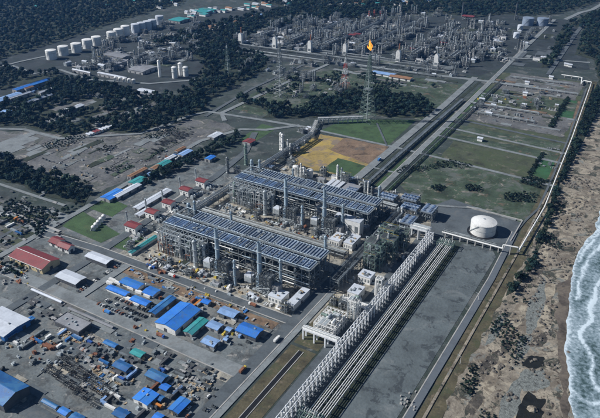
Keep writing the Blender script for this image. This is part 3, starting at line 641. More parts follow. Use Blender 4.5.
# strip workshops behind the tree belt
ST = [((100, 197), (111, 201), (124, 190.5), 'blue_roof', 'blue roofed workshop at the near end of the strip workshops'), ((113, 195), (118, 199), (140, 184), 'pale_roof', 'white roofed workshop beside the near blue one in the strip'),
      ((128, 182), (136, 185.5), (147, 178), 'teal_roof', 'dark teal workshop third along the strip workshops'), ((127, 176), (131, 178), (147, 168), 'brown_roof', 'rusty brown roofed shed behind the teal strip workshop'),
      ((144, 175), (149, 177), (155, 172), 'light_blue_roof', 'pale blue shed right of the teal strip workshop'), ((150, 168), (155, 170), (161, 165.5), 'brown_roof', 'yellow brown shed in the middle of the strip workshops'),
      ((157, 164), (163, 167), (171, 161), 'teal_roof', 'small teal workshop in the middle of the strip workshops'), ((164, 159), (168, 161), (176, 155.5), 'pale_roof', 'small white workshop past the small teal one in the strip'),
      ((178, 154), (184, 157), (191, 150), 'light_blue_roof', 'light blue workshop at the far end of the strip workshops'), ((174, 151), (178, 152), (186, 147), 'brown_roof', 'brown shed behind the far light blue strip workshop'),
      ((205, 158), (210, 161), (215, 156), 'blue_roof', 'deep blue roofed hut among the trees past the strip workshops'), ((208, 136), (214, 139), (222, 133), 'pale_roof', 'white roofed hall at the far end of the tree belt'),
      ((243, 141), (249, 144), (256, 140), 'red_roof', 'small red roofed building at the corner of the bright lawn')]
for L, B, T, rf, lab in ST:
    w = abs(P(*B, 5)[0]-P(*L, 5)[0]); shed('workshop', lab, 'workshop', Q(L, B, T, 5), 5, rf, 'grey_wall', 'y', 1, 'strip workshops behind the tree belt', ov=.4)
for L, B, T, lab in [((133, 207), (138, 210), (172, 190), 'long grey roofed store behind the red roofed substations'), ((135, 214), (140, 217), (150, 209), 'short grey roofed store before the long one by substations')]:
    shed('store', lab, 'store', Q(L, B, T, 4), 4, 'pale_roof', 'grey_wall', 'y', .9)
# far left depot and village roofs
FL = [((-8, 100), (4, 105), (16, 92), 'light_blue_roof', 'pale blue depot hall at the left edge'), ((13, 89), (21, 92.5), (43, 79), 'blue_roof', 'bright blue depot hall in the upper left depot'),
      ((9, 98), (14, 100.5), (27, 91), 'pale_roof', 'white depot hall in the middle of the upper left depot'), ((17, 107), (22, 109), (42, 92), 'pale_roof', 'long white depot hall nearest the wood in the upper left depot'),
      ((30, 84), (34, 86), (46, 77.5), 'deep_blue_roof', 'deep blue depot hall at the far end of the upper left depot'), ((0, 112), (6, 114), (10, 110), 'light_blue_roof', 'small pale blue hut below the upper left depot'),
      ((24, 103), (28, 105), (44, 94), 'light_blue_roof', 'slim pale blue depot hall at the wood edge of the upper left depot'), ((38, 92), (43, 94), (50, 88), 'pale_roof', 'short white depot hall at the far corner of the upper left depot'),
      ((73, 69), (89, 73.5), (91, 72.5), 'pale_roof', 'thin white roofed store in front of the storage tank row'), ((98, 72.5), (125, 79), (128, 77.5), 'pale_roof', 'long white roofed store in front of the grey process hall'),
      ((96, 61), (115, 66.5), (128, 60), 'grey_roof', 'large grey process hall in the left complex'), ((104, 54), (122, 59), (130, 55), 'grey_roof', 'grey process hall behind the large one in the left complex'),
      ((128, 69), (145, 73), (155, 66), 'grey_roof', 'grey warehouse right of the large grey process hall'), ((137, 90), (150, 93.5), (157, 91), 'pale_roof', 'white roofed block above the dark wood in the left middle'),
      ((133, 93), (150, 97), (156, 94.5), 'grey_roof', 'grey roofed block in front of the white one above the wood'), ((168, 20), (183, 22), (187, 18), 'teal_roof', 'pale teal hall beyond the end of the tank row'),
      ((192, 11), (208, 14), (214, 9), 'teal_roof', 'green hall among the village roofs at the top'), ((60, 111), (70, 113.5), (80, 104), 'pale_roof', 'white roof showing in the clearing of the left wood'),
      ((24, 88), (27, 90), (32, 86), 'brown_roof', 'brown roofed shed between the blue depot halls')]
for L, B, T, rf, lab in FL: shed('hall', lab, 'hall', Q(L, B, T, 7), 7, rf, 'grey_wall', 'y' if P(*T)[1]-P(*B)[1] > P(*B)[0]-P(*L)[0] else 'x', 1.5, ov=.4)
for i in range(75):
    t = rr(0, 1); u = rr(-1, 1)
    x, y = (185+t*110, 15-t*13+u*3.5) if i < 40 else ((200+t*60, 32-t*16+u*2) if i < 52 else (30+t*160, 10+u*7-t*4) if i < 60 else (rr(330, 440), rr(0, 6)))
    X, Y = P(x, y); w, d = rr(9, 26), rr(8, 14); rf = random.choice(['pale_roof', 'pale_roof', 'grey_roof', 'teal_roof', 'light_blue_roof', 'brown_roof'])
    shed('village_house', '%s %s roofed house in the far village beyond the complex' % ('long' if w > 18 else 'small', {'pale_roof': 'white', 'grey_roof': 'grey', 'teal_roof': 'green', 'light_blue_roof': 'pale blue', 'brown_roof': 'brown'}[rf]), 'house', (X-w/2, X+w/2, Y-d/2, Y+d/2), rr(4, 8), rf, 'white_paint', 'x', 1.5, 'village houses at the top', doors=False, ov=.4)
for i in range(9):
    X, Y = P(89+i*3.2, 136-i*1.2); shed('market_shed', ('red' if i in (2, 3) else 'white')+' roofed shed in the short row below the left wood', 'shed', (X-5, X+5, Y-3, Y+3), 4, 'red_roof' if i in (2, 3) else 'pale_roof', 'white_paint', 'x', .8, 'short row of sheds below the left wood', doors=False)
shed('service_building', 'long red brown roofed building beyond the tall flare tower', 'building', Q((389, 76), (410, 80), (413, 77.5), 5), 5, 'brown_roof', 'white_paint', 'x', 1)
shed('service_building', 'long pale blue roofed building left of the red brown one beyond the flare', 'building', Q((372, 72), (392, 76.5), (397, 74), 5), 5, 'light_blue_roof', 'white_paint', 'x', 1)

# ------------------------------------------------------------------ process equipment prototypes
PAL = ['pale_steel', 'white_paint', 'steel', 'pale_steel']
def column_mb(r, h, n=10): return MB().lathe(0, 0, [(r*1.25, 0), (r*1.25, 1.2), (r, 1.8), (r, h*.6), (r*.92, h*.62), (r*.92, h-.6), (r*.6, h), (r*.2, h+r*.35)], n)
def ring_mb(r, zs):
    m = MB()
    for z in zs:
        m.lathe(0, 0, [(r+1.1, z), (r+1.1, z+.25)], 10)
        for k in range(8):
            t = k*math.pi/4; m.cb((r+1.05)*math.cos(t), (r+1.05)*math.sin(t), z+.25, .12, .12, 1.1)
    return m
def rings(r, zs, m, parent, loc=(0, 0, 0)):
    for z in zs: ring_mb(r, [z]).build('platform', m, parent, loc)
def ladder_mb(r, h):
    m = MB(); m.cb(r+.7, -.4, 0, .14, .14, h); m.cb(r+.7, .4, 0, .14, .14, h)
    for z in range(1, int(h), 2): m.cb(r+.7, 0, z, .16, .9, .16)
    return m
def proto_columns(seed):
    rnd = random.Random(seed); pr = []
    for k in range(3):
        r, h = rnd.uniform(1.2, 2.2), rnd.uniform(17, 36); loc = ((k-1)*7+rnd.uniform(-1, 1), rnd.uniform(-2, 2), 0)
        mm = rnd.choice(PAL)
        pr += [('platform', ring_mb(r, [h*q]).me('platform', 'steel'), loc) for q in (.35, .6, .9)]
        pr += [('column', column_mb(r, h).me('column', mm), loc), ('ladder', ladder_mb(r, h*.9).me('ladder', 'steel'), loc)]
    p = MB()
    for k in range(5): y = rnd.uniform(-5, 5); z = rnd.uniform(2, 9); p.path([(-10, y, z), (10, y, z), (10, y, .5)], .3, 5)
    pr.append(('pipework', p.me('pipework', 'pale_steel'), (0, 0, 0)))
    f = MB().frame(-9, 9, 4, 9, [5, 10, 15], 3, 1, .4); pr.append(('frame', f.me('frame', 'dark_steel'), (0, 0, 0)))
    return pr
def proto_frame(seed, w=18, d=12, lev=3, lh=6.5, st='steel'):
    rnd = random.Random(seed); zs = [lh*(i+1) for i in range(lev)]
    pr = [('frame', MB().frame(-w/2, w/2, -d/2, d/2, zs, 3, 2, .5).me('frame', st), (0, 0, 0))]
    for z in zs:
        for i in range(3):
            if rnd.random() < .75: pr.append(('deck', MB().box(-w/2+i*w/3+.3, -w/2+(i+1)*w/3-.3, -d/2+.3, d/2-.3 if rnd.random() < .6 else 0, z+.02, z+.14).me('deck', 'dark_steel'), (0, 0, 0)))
    for z in [0]+zs:
        for k in range(2 if z else 3):
            if rnd.random() < .75:
                r = rnd.uniform(.8, 1.5); mm = rnd.choice(PAL)
                if rnd.random() < .55: me = MB().hvessel(0, 0, 0, r, rnd.uniform(4, 8), rnd.choice('xy')).me('vessel', mm); dz = r+.7
                else: me = column_mb(r, rnd.uniform(4, lh*1.3)).me('vessel', mm); dz = .15
                pr.append(('vessel', me, (rnd.uniform(-w/3, w/3), rnd.uniform(-d/4, d/4), z+dz)))
    p = MB()
    for k in range(9):
        x = rnd.uniform(-w/2, w/2); y = rnd.choice([-1, 1])*(d/2+.6); z = rnd.uniform(2, zs[-1])
        p.path([(x, y, .3), (x, y, z), (x+rnd.uniform(-6, 6), y, z), (x, 0, z)], rnd.uniform(.18, .4), 5)
    pr.append(('pipework', p.me('pipework', 'pale_steel'), (0, 0, 0)))
    hr = MB()
    for z in zs[-1:]:
        for y in (-d/2, d/2): hr.box(-w/2, w/2, y-.06, y+.06, z+1, z+1.15)
    pr.append(('handrail', hr.me('handrail', 'yellow_paint' if rnd.random() < .3 else 'pale_steel'), (0, 0, 0)))
    return pr
def proto_vessels(seed):
    rnd = random.Random(seed); pr = []; y = -7
    while y < 7:
        r = rnd.uniform(1, 1.9); L = rnd.uniform(7, 13)
        pr.append(('vessel', MB().hvessel(0, 0, 0, r, L).me('vessel', rnd.choice(PAL)), (rnd.uniform(-1.5, 1.5), y, r+1.2)))
        sm_ = MB().cb(0, 0, 0, .7, r*1.5, 1.5).me('saddle', 'concrete'); pr += [('saddle', sm_, (q*L*.3, y, 0)) for q in (-1, 1)]
        y += 2*r+rnd.uniform(1, 2.5)
    p = MB()
    for k in range(4): x = rnd.uniform(-6, 6); p.path([(x, -8, 4.5), (x, 8, 4.5), (x, 8, .4)], .25, 5)
    pr.append(('pipework', p.me('pipework', 'steel'), (0, 0, 0)))
    return pr
def proto_tanks(seed):
    rnd = random.Random(seed); pr = []
    for k in range(3):
        r, h = rnd.uniform(2.2, 4), rnd.uniform(5, 9)
        pr.append(('tank', MB().lathe(0, 0, [(r, 0), (r, h), (r*.98, h+.05), (r*.5, h+.6), (r*.05, h+.9)], 14).me('tank', rnd.choice(PAL)), ((k-1)*9, rnd.uniform(-2, 2), 0)))
    p = MB(); p.path([(-12, -5, 1), (12, -5, 1), (12, 3, 1)], .3, 5)
    pr.append(('pipework', p.me('pipework', 'steel'), (0, 0, 0))); pr.append(('pad', MB().box(-14, 14, -6.5, 6.5, -.2, .12).me('pad', 'concrete'), (0, 0, 0)))
    return pr
def proto_cooler(seed, w=20, d=14):
    rnd = random.Random(seed); z = 11
    pr = [('frame', MB().frame(-w/2, w/2, -d/2, d/2, [6, z], 4, 2, .5).me('frame', 'steel'), (0, 0, 0))]
    b = MB()
    for i in range(5):
        x = -w/2+(i+.5)*w/5; b.box(x-w/10+.25, x+w/10-.25, -d/2, d/2, z+.05, z+1.5)
    fm = MB().lathe(0, 0, [(1.7, z+1.5), (1.45, z+2.4)], 10).me('fan_ring', rnd.choice(['pale_steel', 'cooler_blue']) if 'white_paint' in PAL else 'steel')
    pr += [('cooler_bundle', b.me('cooler_bundle', 'cooler_rib' if 'white_paint' in PAL else 'dark_steel'), (0, 0, 0))]+[('fan_ring', fm, (-w/2+(i+.5)*w/5, y, 0)) for i in range(5) for y in (-d/4, d/4)]
    p = MB()
    for k in range(4): p.tube((-w/2-2, -d/3+k*d/5, 7), (w/2+2, -d/3+k*d/5, 7), .35, 6)
    pr.append(('pipework', p.me('pipework', 'pale_steel'), (0, 0, 0)))
    return pr
def proto_shelter(seed):
    rnd = random.Random(seed); w, d, h = rnd.uniform(14, 20), rnd.uniform(9, 13), rnd.uniform(6, 9)
    X, Y = w/2, d/2; m = MB().box(-X+.3, X-.3, -Y+.3, Y-.3, 0, h)
    r = MB(); r.v = [(-X, -Y, h-.2), (-X, 0, h+1.6), (-X, Y, h-.2), (X, -Y, h-.2), (X, 0, h+1.6), (X, Y, h-.2), (-X, -Y, h+.1), (-X, 0, h+1.9), (-X, Y, h+.1), (X, -Y, h+.1), (X, 0, h+1.9), (X, Y, h+.1)]
    r.f = [(6, 9, 10, 7), (7, 10, 11, 8), (0, 1, 4, 3), (1, 2, 5, 4), (0, 6, 7, 1), (1, 7, 8, 2), (3, 4, 10, 9), (4, 5, 11, 10), (0, 3, 9, 6), (2, 8, 11, 5)]
    s = MB().lathe(X*.4, Y*.3, [(1, h), (1, h+7), (1.2, h+7.1), (1.2, h+7.6)], 10)
    dr = MB().box(-2, 2, -Y+.1, -Y+.29, 0, 4)
    return [('wall', m.me('wall', rnd.choice(['pale_steel', 'white_paint', 'grey_wall'])), (0, 0, 0)), ('roof', r.me('roof', rnd.choice(['pale_roof', 'light_blue_roof', 'grey_roof', 'pale_roof'])), (0, 0, 0)),
            ('vent_stack', s.me('vent_stack', 'steel'), (0, 0, 0)), ('door', dr.me('door', 'dark_wall'), (0, 0, 0))]
def kinds():
    return [('column_unit', 'group of slim process columns', 'process unit', [proto_columns(i) for i in range(4)]),
         ('process_frame', 'steel framed process structure with vessels', 'process unit', [proto_frame(10+i, rr(14, 20), rr(10, 14), random.choice([2, 3, 3, 4])) for i in range(6)]),
         ('vessel_bank', 'bank of horizontal vessels on saddles', 'process unit', [proto_vessels(20+i) for i in range(4)]),
         ('tank_group', 'group of small round tanks', 'process unit', [proto_tanks(30+i) for i in range(3)]),
         ('cooler_bank', 'raised bank of air coolers', 'air cooler', [proto_cooler(40+i) for i in range(2)]),
         ('compressor_house', 'pale compressor house with vent stack', 'building', [proto_shelter(50+i) for i in range(4)])]
KINDS = kinds(); PAL = ['steel', 'dark_steel', 'pale_steel', 'steel', 'grey_wall']; FAR = kinds()
def unit(x, y, where, group, weights=(3, 5, 3, 2, 2, 2), rz=None, sc=None, flat=1.0):
    k = random.choices(range(6), weights)[0]; nm, lb, ct, prs = (FAR if y > 900 else KINDS)[k]
    inst(random.choice(prs), nm, lb+' '+where, ct, (x, y, .08), group, random.choice([0, R(90), R(180), R(270)]) if rz is None else rz, (lambda q: (q, q, q*flat))(sc or rr(.85, 1.15)))

# ------------------------------------------------------------------ pipe racks
def rack(name, label, p0, p1, w, zs, step, npipes, st='steel', pm=('pale_steel', 'steel'), r=(.25, .5), t=.55, group=None, cat='pipe rack'):
    """pipe rack from p0 to p1 (axis aligned); each bent is a part, each level's pipes are parts"""
    p0 = Vector(p0); p1 = Vector(p1); d = p1-p0; L = d.length; d.normalize(); rz = math.atan2(d.y, d.x)
    o = thing(name, label, cat, (p0.x, p0.y, .06), group, rz)
    bm_ = MB()
    for y in (-w/2, w/2): bm_.cb(0, y, 0, t*1.2, t, zs[-1]+.4)
    for z in zs: bm_.box(-t*.4, t*.4, -w/2-.5, w/2+.5, z-t, z)
    me = bm_.me('bent', st); n = max(2, int(L/step))
    for i in range(n+1): link('bent', me, o, (L*i/n, 0, 0))
    lg = MB()
    for z in zs:
        for y in (-w/2, w/2): lg.box(0, L, y-t*.3, y+t*.3, z-t*1.6, z-t*1.02)
    lg.build('long_beam', st, o)
    for z in zs:
        k = npipes; y = -w/2+.5
        for i in range(k):
            rad = rr(*r); pp = MB(); yy = -w/2+(i+.5)*w/k
            a, b = (0, L) if rr(0, 1) < .7 else sorted((rr(0, L), rr(0, L)))
            if b-a < L*.2: a, b = 0, L
            pp.tube((a, yy, z+rad), (b, yy, z+rad), rad, 8)
            if rr(0, 1) < .5: pp.path([(a+.3, yy, z+rad), (a+.3, yy, z-2)], rad, 6)
            pp.build('pipe', random.choice(pm), o)
    return o

# ------------------------------------------------------------------ the two process trains
def train(Y0, which):
    """liquefaction train, X -495..-290, equipment bay Y0-46..Y0, cooler deck Y0..Y0+50"""
    x0, x1, z = -496.0, -290.0, 29.0; D = 46.0
    t = thing('cooler_deck', 'long blue grey air cooler deck on steel legs over the %s process train' % which, 'air cooler', ((x0+x1)/2, Y0+D/2, .1), 'air cooler decks of the two process trains')
    X = (x1-x0)/2
    fr = MB().frame(-X, X, -D/2, D/2, [9, 18, z], 22, 4, .8); fr.build('steel_frame', 'steel', t)
    for zz in (9, 18):
        for k in range(22):
            if rr(0, 1) < .6: MB().box(-X+k*2*X/22+.6, -X+(k+1)*2*X/22-.6, -D/2+rr(.5, 8), D/2-rr(.5, 12), zz+.03, zz+.2).build('floor_plate', 'dark_steel', t)
    for k in range(22):
        if rr(0, 1) < .45: MB().box(-X+k*2*X/22+.6, -X+(k+1)*2*X/22-.6, -D/2-.5+rr(0, 6), -D/2+.2+rr(6.1, 9), random.choice([9.3, 18.3]), rr(20, 27.5)).build('equipment_panel', random.choice(['steel', 'grey_wall', 'pale_steel', 'dark_steel', 'dark_wall']), t)
    for k in range(40):
        x = -X+rr(0, 2*X); zz = random.choice([3, 6, 12, 15, 21, 25]); MB().tube((x, -D/2-rr(.6, 1.6), zz), (min(X, x+rr(8, 40)), -D/2-rr(.6, 1.6), zz), rr(.3, .6), 7).build('pipe', random.choice(['pale_steel', 'steel', 'white_paint', 'stack_blue']), t)
    wk = MB(); wk.box(-X-1, X+1, -D/2-1.6, -D/2+.4, z+.02, z+.35); wk.box(-X-1, X+1, -3.2, .2, z+2.9, z+3.2); wk.box(-X-2, -X+1, -D/2, D/2, z+.4, z+.7); wk.box(X-1, X+2, -D/2, D/2, z+.4, z+.7); wk.box(-X, X, D/2-.8, D/2+.8, z+.05, z+.35)
    wk.build('walkway', 'steel', t)
    rl = MB()
    for y in (-D/2-1.5, -3.1, .1, D/2+.7): rl.box(-X-1, X+1, y-.07, y+.07, z+1.3+(2.8 if abs(y) < 5 else 0), z+1.45+(2.8 if abs(y) < 5 else 0))
    rl.build('handrail', 'pale_steel', t)
    # front row: left third is a plain blue plenum, right part ribbed bundles; gap for the crossing near the middle
    n = 52; bw = 2*X/n
    plate = MB().box(-bw/2+.35, bw/2-.35, 0, 1, 0, 1.6).me('cooler_bundle', 'cooler_blue')
    ribm = MB(); ribm.box(-bw/2+.3, bw/2-.3, 0, 1, 0, .8); ribm.box(-bw/2+.3, -bw/2+1.2, 0, 1, .81, 1.9)
    rib = ribm.me('cooler_bundle', 'cooler_rib')
    fan = MB().lathe(0, 0, [(2.05, 0), (1.75, 1.0), (1.75, 1.05), (.4, .6)], 12).me('fan_ring', 'cooler_blue')
    for i in range(n):
        x = -X+(i+.5)*bw
        if abs(x-18) < bw*.9: continue
        me = plate if (i < 18 or 22 <= i < 29) else rib
        link('cooler_bundle', me, t, (x, -D/2+1.2, z+.4), 0, (1, D/2-5.2, 1))
        if i > 5: link('cooler_bundle', rib, t, (x, 1.0, z+.6), 0, (1, D/2-2.5, 1))
        if me is rib and i % 2 == 0: [link('fan_ring', fan, t, (x, -D/2+4.4+k*6.2, z+1.4)) for k in range(3)]
    fr2 = MB()
    for i in range(0, n, 4): fr2.box(-X+i*bw-.25, -X+i*bw+.25, -D/2, D/2, z+2.3, z+2.6)
    fr2.build('tie_beam', 'pale_steel', t)
    hd = MB()
    for k, y in enumerate((-D/2+1, -5, 2.2, D/2-1.5)): hd.tube((-X, y, z+2.0), (X, y, z+2.0), .45, 8)
    hd.build('header_pipe', 'stack_blue', t)
    # framework tower under the left end, with tall vessels standing in it
    g = 'equipment of the %s process train' % which
    fx = thing('vessel_framework', 'open steel framework with tall vessels at the left end of the %s process train' % which, 'framework', (-455, Y0-9, .1), 'vessel frameworks of the two trains')
    MB().frame(-36, 28, -8, 7.5, [8, 16, 23, 30], 9, 2, .7).build('steel_frame', 'pale_steel', fx)
    for zz in (8, 16, 23):
        for k in range(9):
            if rr(0, 1) < .6: MB().box(-36+k*7.1+.4, -36+(k+1)*7.1-.4, -7.6, 7, zz+.03, zz+.18).build('deck', 'steel', fx)
    for k in range(9):
        r = rr(1.5, 2.5); h = rr(16, 31)
        column_mb(r, h).build('vessel', random.choice(['pale_steel', 'steel', 'white_paint', 'green_steel']), fx, (-33+k*7.1, rr(-5, -1), 0))
    for k in range(26):
        x = -36+k*2.5; pm = MB(); zz = rr(6, 28); pm.path([(x, -8.8, .3), (x, -8.8, zz), (x+rr(-8, 8), -8.8, zz), (x, -3, zz)], rr(.25, .55), 6); pm.build('pipe', random.choice(['pale_steel', 'steel', 'rust', 'white_paint']), fx)
    # tall columns in front
    for k, (cx, cy, r, h) in enumerate([(-430, Y0-22, 2.6, 36), (-421, Y0-17, 1.9, 30)]):
        c = thing('process_column', '%s grey process column before the framework of the %s process train' % (['thicker', 'slimmer'][k], which), 'column', (cx, cy, .1), g)
        column_mb(r, h, 14).build('shell', 'pale_steel', c); rings(r, [8, 16, 24, h-2], 'steel', c); ladder_mb(r, h).build('ladder', 'steel', c)
    # turbine exhaust stacks with filter house and casing
    for k, sx in enumerate((-397.0, -340.0)):
        nm = ['left', 'right'][k]
        c = thing('exhaust_stack', 'tall pale blue exhaust stack, %s one of the %s process train' % (nm, which), 'stack', (sx, Y0-22, .1), 'tall exhaust stacks of the process trains')
        MB().lathe(0, 0, [(4.4, 0), (4.4, 16), (2.6, 21), (1.9, 60), (2.2, 60.1), (2.2, 61.4), (1.7, 61.4), (1.7, 59)], 16).build('shell', 'stack_blue', c)
        rings(2.4, [22, 36, 50], 'pale_steel', c); ladder_mb(2.5, 54).build('ladder', 'pale_steel', c)
        MB().frame(-6.5, 3.9, -6.5, 6, [6, 12, 18, 24], 2, 2, .6).build('support_frame', 'dark_steel', c)
        MB().box(4.2, 17, -5, 6, 2, 22).build('casing', 'steel', c); MB().frame(4, 18, -6.5, 7, [7, 14, 21, 25], 3, 2, .55).build('casing_frame', 'dark_steel', c)
        du = MB(); du.box(17.2, 26, -4, 5, 3, 14); du.build('duct', 'grey_wall', c)
        mp = MB()
        for q in range(10): mp.path([(-6, -6.6+q*.1, rr(1, 6)), (rr(6, 20), -6.6-q*.25, rr(2, 14)), (rr(6, 20), -6.6-q*.25, .2)], .28, 5)
        mp.build('pipework', 'pale_steel', c)
        f = thing('filter_house', 'white intake filter house left of the %s stack of the %s process train' % (nm, which), 'filter house', (sx-12, Y0-23, .1), 'white filter houses of the process trains')
        MB().frame(-4.5, 4.5, -4, 4, [9], 2, 1, .5).build('support_frame', 'steel', f)
        MB().box(-5, 5, -4.5, 4.5, 9.1, 17).build('housing', 'white_paint', f); lv = MB()
        for q in range(5): lv.box(-4.6, 4.6, -4.9, -4.52, 9.8+q*1.4, 10.5+q*1.4)
        lv.build('louvre', 'pale_steel', f); MB().box(-5.2, 5.2, -4.7, 4.7, 17.02, 17.4).build('roof', 'pale_roof', f)
    for k, (cx, cy, r, h) in enumerate([(-482, Y0+44, 1.7, 44), (-430, Y0+50, 1.5, 40), (-368, Y0-30, 1.5, 34), (-318, Y0-14, 1.6, 42), (-297, Y0+49, 1.8, 46)]):
        c = thing('process_column', '%s of the %s process train' % (['slim column at the back left corner', 'slim column behind the left half', 'slim column between the two exhaust stacks', 'slim column right of the exhaust stacks', 'slim column at the back right corner'][k], which), 'column', (cx, cy, .1), g)
        column_mb(r, h, 12).build('shell', 'stack_blue', c); rings(r, [h*.4, h*.7, h*.93], 'steel', c); ladder_mb(r, h).build('ladder', 'steel', c)
    hd2 = MB()
    for k in range(26):
        x = -X+rr(4, 2*X-4); hd2.path([(x, -D/2+2, z+2.6), (x, D/2-2, z+2.6)], .28, 6); hd2.cb(x, rr(-.4, .4)*D, z+2.4, rr(1, 3), rr(1, 3), rr(.6, 1.8))
    o = hd2.build('roof_pipework', 'pale_steel', t); o['kind'] = 'stuff'
    # low equipment in the bay
    for k in range(34):
        x = -492+rr(0, 200); y = Y0-rr(26, 44)
        if abs(x+397) < 9 or abs(x+340) < 9: y = Y0-rr(34, 44)
        unit(x, y, 'in the front bay of the %s process train' % which, g, (0, 2, 5, 3, 0, 2), None, rr(.4, .62))
    for k in range(16):
        unit(-488+k*12.6, Y0+rr(4, 16), 'under the cooler deck of the %s process train' % which, g, (0, 4, 2, 1, 0, 2), 0, rr(.8, 1.0))
    return t
train(512, 'front'); train(660, 'rear')
# small clutter on the bays: skids, crates, materials (single pieces, alike share a label)
CLUT = [('skid', ['pale_steel', 'steel', 'white_paint', 'rust', 'dark_steel', 'yellow_paint', 'concrete', 'pale_steel', 'timber', 'concrete'], 'skid')]
def clutter_meshes():
    out = []
    rnd = random.Random(5)
    for k in range(14):
        m = MB(); w, d, h = rnd.uniform(2, 5.5), rnd.uniform(1.6, 3), rnd.uniform(.8, 2.6); m.box(-w/2, w/2, -d/2, d/2, 0, .35)
        m.box(-w/2+.2, w/2*rnd.uniform(.2, .9), -d/2+.2, d/2-.2, .36, h)
        m.tube((w*.3, -d/2, h*.6), (w*.3, d/2, h*.6), .45, 8); m.cb(-w*.3, 0, h+.01, w*.25, d*.5, .6)
        for s in (-1, 1): m.cb(s*(w/2-.15), d/2-.2, .36, .15, .15, h+.4)
        out.append(m)
    return out
CM = [[m.me('skid', c) for c in CLUT[0][1]] for m in clutter_meshes()]
def clutter(n, fn, label, group, name='equipment_skid', cat='equipment', cols=None, sc=(.7, 1.4)):
    for i in range(n):
        x, y = fn(); row = random.choice(CM); me = row[random.randrange(len(row)) if cols is None else random.choice(cols)]
        tag(link(name, me, None, (x, y, .22), random.choice([0, R(90), R(180), R(270)])+rr(-.1, .1), rr(*sc)), label, cat, group)
clutter(100, lambda: (rr(-494, -292), 466+rr(3, 24)), 'small equipment skid on the sunlit gravel before the front process train', 'skids before the front train')
clutter(80, lambda: (rr(-494, -292), 612+rr(3, 26)), 'small equipment skid on the sunlit gravel before the rear process train', 'skids before the rear train')
# pipe racks round the trains
rack('pipe_rack', 'long grey pipe rack running beside the red roofed substations', (-509, 522), (-509, 905), 9, [8, 12], 12, 6, group='main pipe racks')
rack('pipe_rack', 'dark pipe rack crossing between the front and rear process trains', (-500, 594), (-286, 594), 12, [7, 11], 12, 9, 'dark_steel', ('dark_steel', 'steel', 'dark_steel'), group='main pipe racks')
rack('pipe_rack', 'ribbed grey pipe rack along the right ends of both trains', (-268, 530), (-268, 712), 11, [8, 12, 15], 9, 8, 'steel', ('steel', 'pale_steel', 'dark_steel'), group='main pipe racks')
rack('pipe_rack', 'pipe rack behind the rear process train', (-500, 732), (-280, 732), 9, [7, 11], 12, 6, group='main pipe racks')
rack('pipe_rack', 'pipe rack following the corridor road beyond the rear train', (-352, 745), (-352, 1230), 7, [4.5], 14, 6, 'dark_steel', ('pale_steel', 'steel'), group='main pipe racks')
rack('pipe_rack', 'second pipe rack following the corridor road toward the fields', (-318, 745), (-318, 1400), 6, [4.5], 14, 4, 'dark_steel', ('pale_steel', 'dark_steel'), group='main pipe racks')
# white boxes right of the front train
def gen_house(lab, x, y, w, d, h):
    t = thing('machine_house', lab, 'building', (x, y, .1), 'white machine houses'); MB().box(-w/2, w/2, -d/2, d/2, 0, h).build('wall', 'white_paint', t)
    MB().box(-w/2-.3, w/2+.3, -d/2-.3, d/2+.3, h+.02, h+.5).build('roof', 'pale_roof', t)
    for k in range(6): MB().cb(rr(-.35, .35)*w, rr(-.35, .35)*d, h+.5, rr(1.2, 2.6), rr(1.2, 2.6), rr(.8, 1.8)).build('roof_unit', random.choice(['pale_steel', 'timber', 'steel']), t)
    lv = MB()
    for k in range(4): lv.box(-w/2+w*(k+.25)/4, -w/2+w*(k+.75)/4, -d/2-.15, -d/2-.01, h*.3, h*.7)
    lv.build('louvre', 'steel', t); MB().box(w/2+.01, w/2+.14, -1.5, 1.5, 0, 3.5).build('door', 'dark_wall', t)
gen_house('cream topped white machine house in front of its twin by the white rack', -243, 533, 13, 17, 9)
gen_house('white machine house behind the cream topped one by the white rack', -246, 566, 15, 14, 9)
gen_house('white machine house, left one at the right front corner of the front train', -312, 484, 17, 16, 8)
gen_house('long white machine house at the corner of the front train and main road', -292, 492, 9, 34, 7)
gen_house('cream roofed machine house right of the rear train stacks, left one', -312, 622, 13, 20, 9)
gen_house('cream roofed machine house right of the rear train stacks, right one', -294, 626, 12, 24, 9)
gen_house('white clad machine hall under the right end of the rear cooler deck', -312, 652, 36, 12, 22)
for k, (x, y) in enumerate([(-462, 772), (-449, 770), (-437, 771)]):
    t = thing('storage_tank', '%s of three small white tanks behind the rear train by the orange clearing' % ['leftmost', 'middle', 'rightmost'][k], 'tank', (x, y, .1), 'three small white tanks')
    MB().lathe(0, 0, [(5, 0), (5, 12), (4.9, 12.1), (2.6, 12.9), (.2, 13.3)], 18).build('shell', 'white_paint', t); MB().lathe(0, 0, [(5.15, 11.7), (5.15, 11.95)], 18).build('rim', 'pale_steel', t)
# units behind the rear train
for k in range(26):
    unit(rr(-490, -300), rr(745, 790), 'behind the rear process train', 'equipment behind the rear train', (1, 3, 3, 1, 3, 2), 0, rr(.5, .8))
clutter(50, lambda: (rr(-495, -295), rr(738, 800)), 'small equipment skid behind the rear process train', 'skids behind the rear train')
t = thing('cooler_deck', 'pale roofed cooler deck behind the rear train near the corridor road', 'air cooler', (-372, 752, .1)); MB().frame(-24, 24, -14, 14, [5, 9], 6, 3, .5).build('steel_frame', 'steel', t)
for k in range(3): MB().box(-23+k*8, -17+k*8, -12, 12, 9.1, 10.5).build('cooler_bundle', 'pale_roof', t)
MB().box(2, 24, -13, 13, 9.1, 9.8).build('deck', 'grey_roof', t)
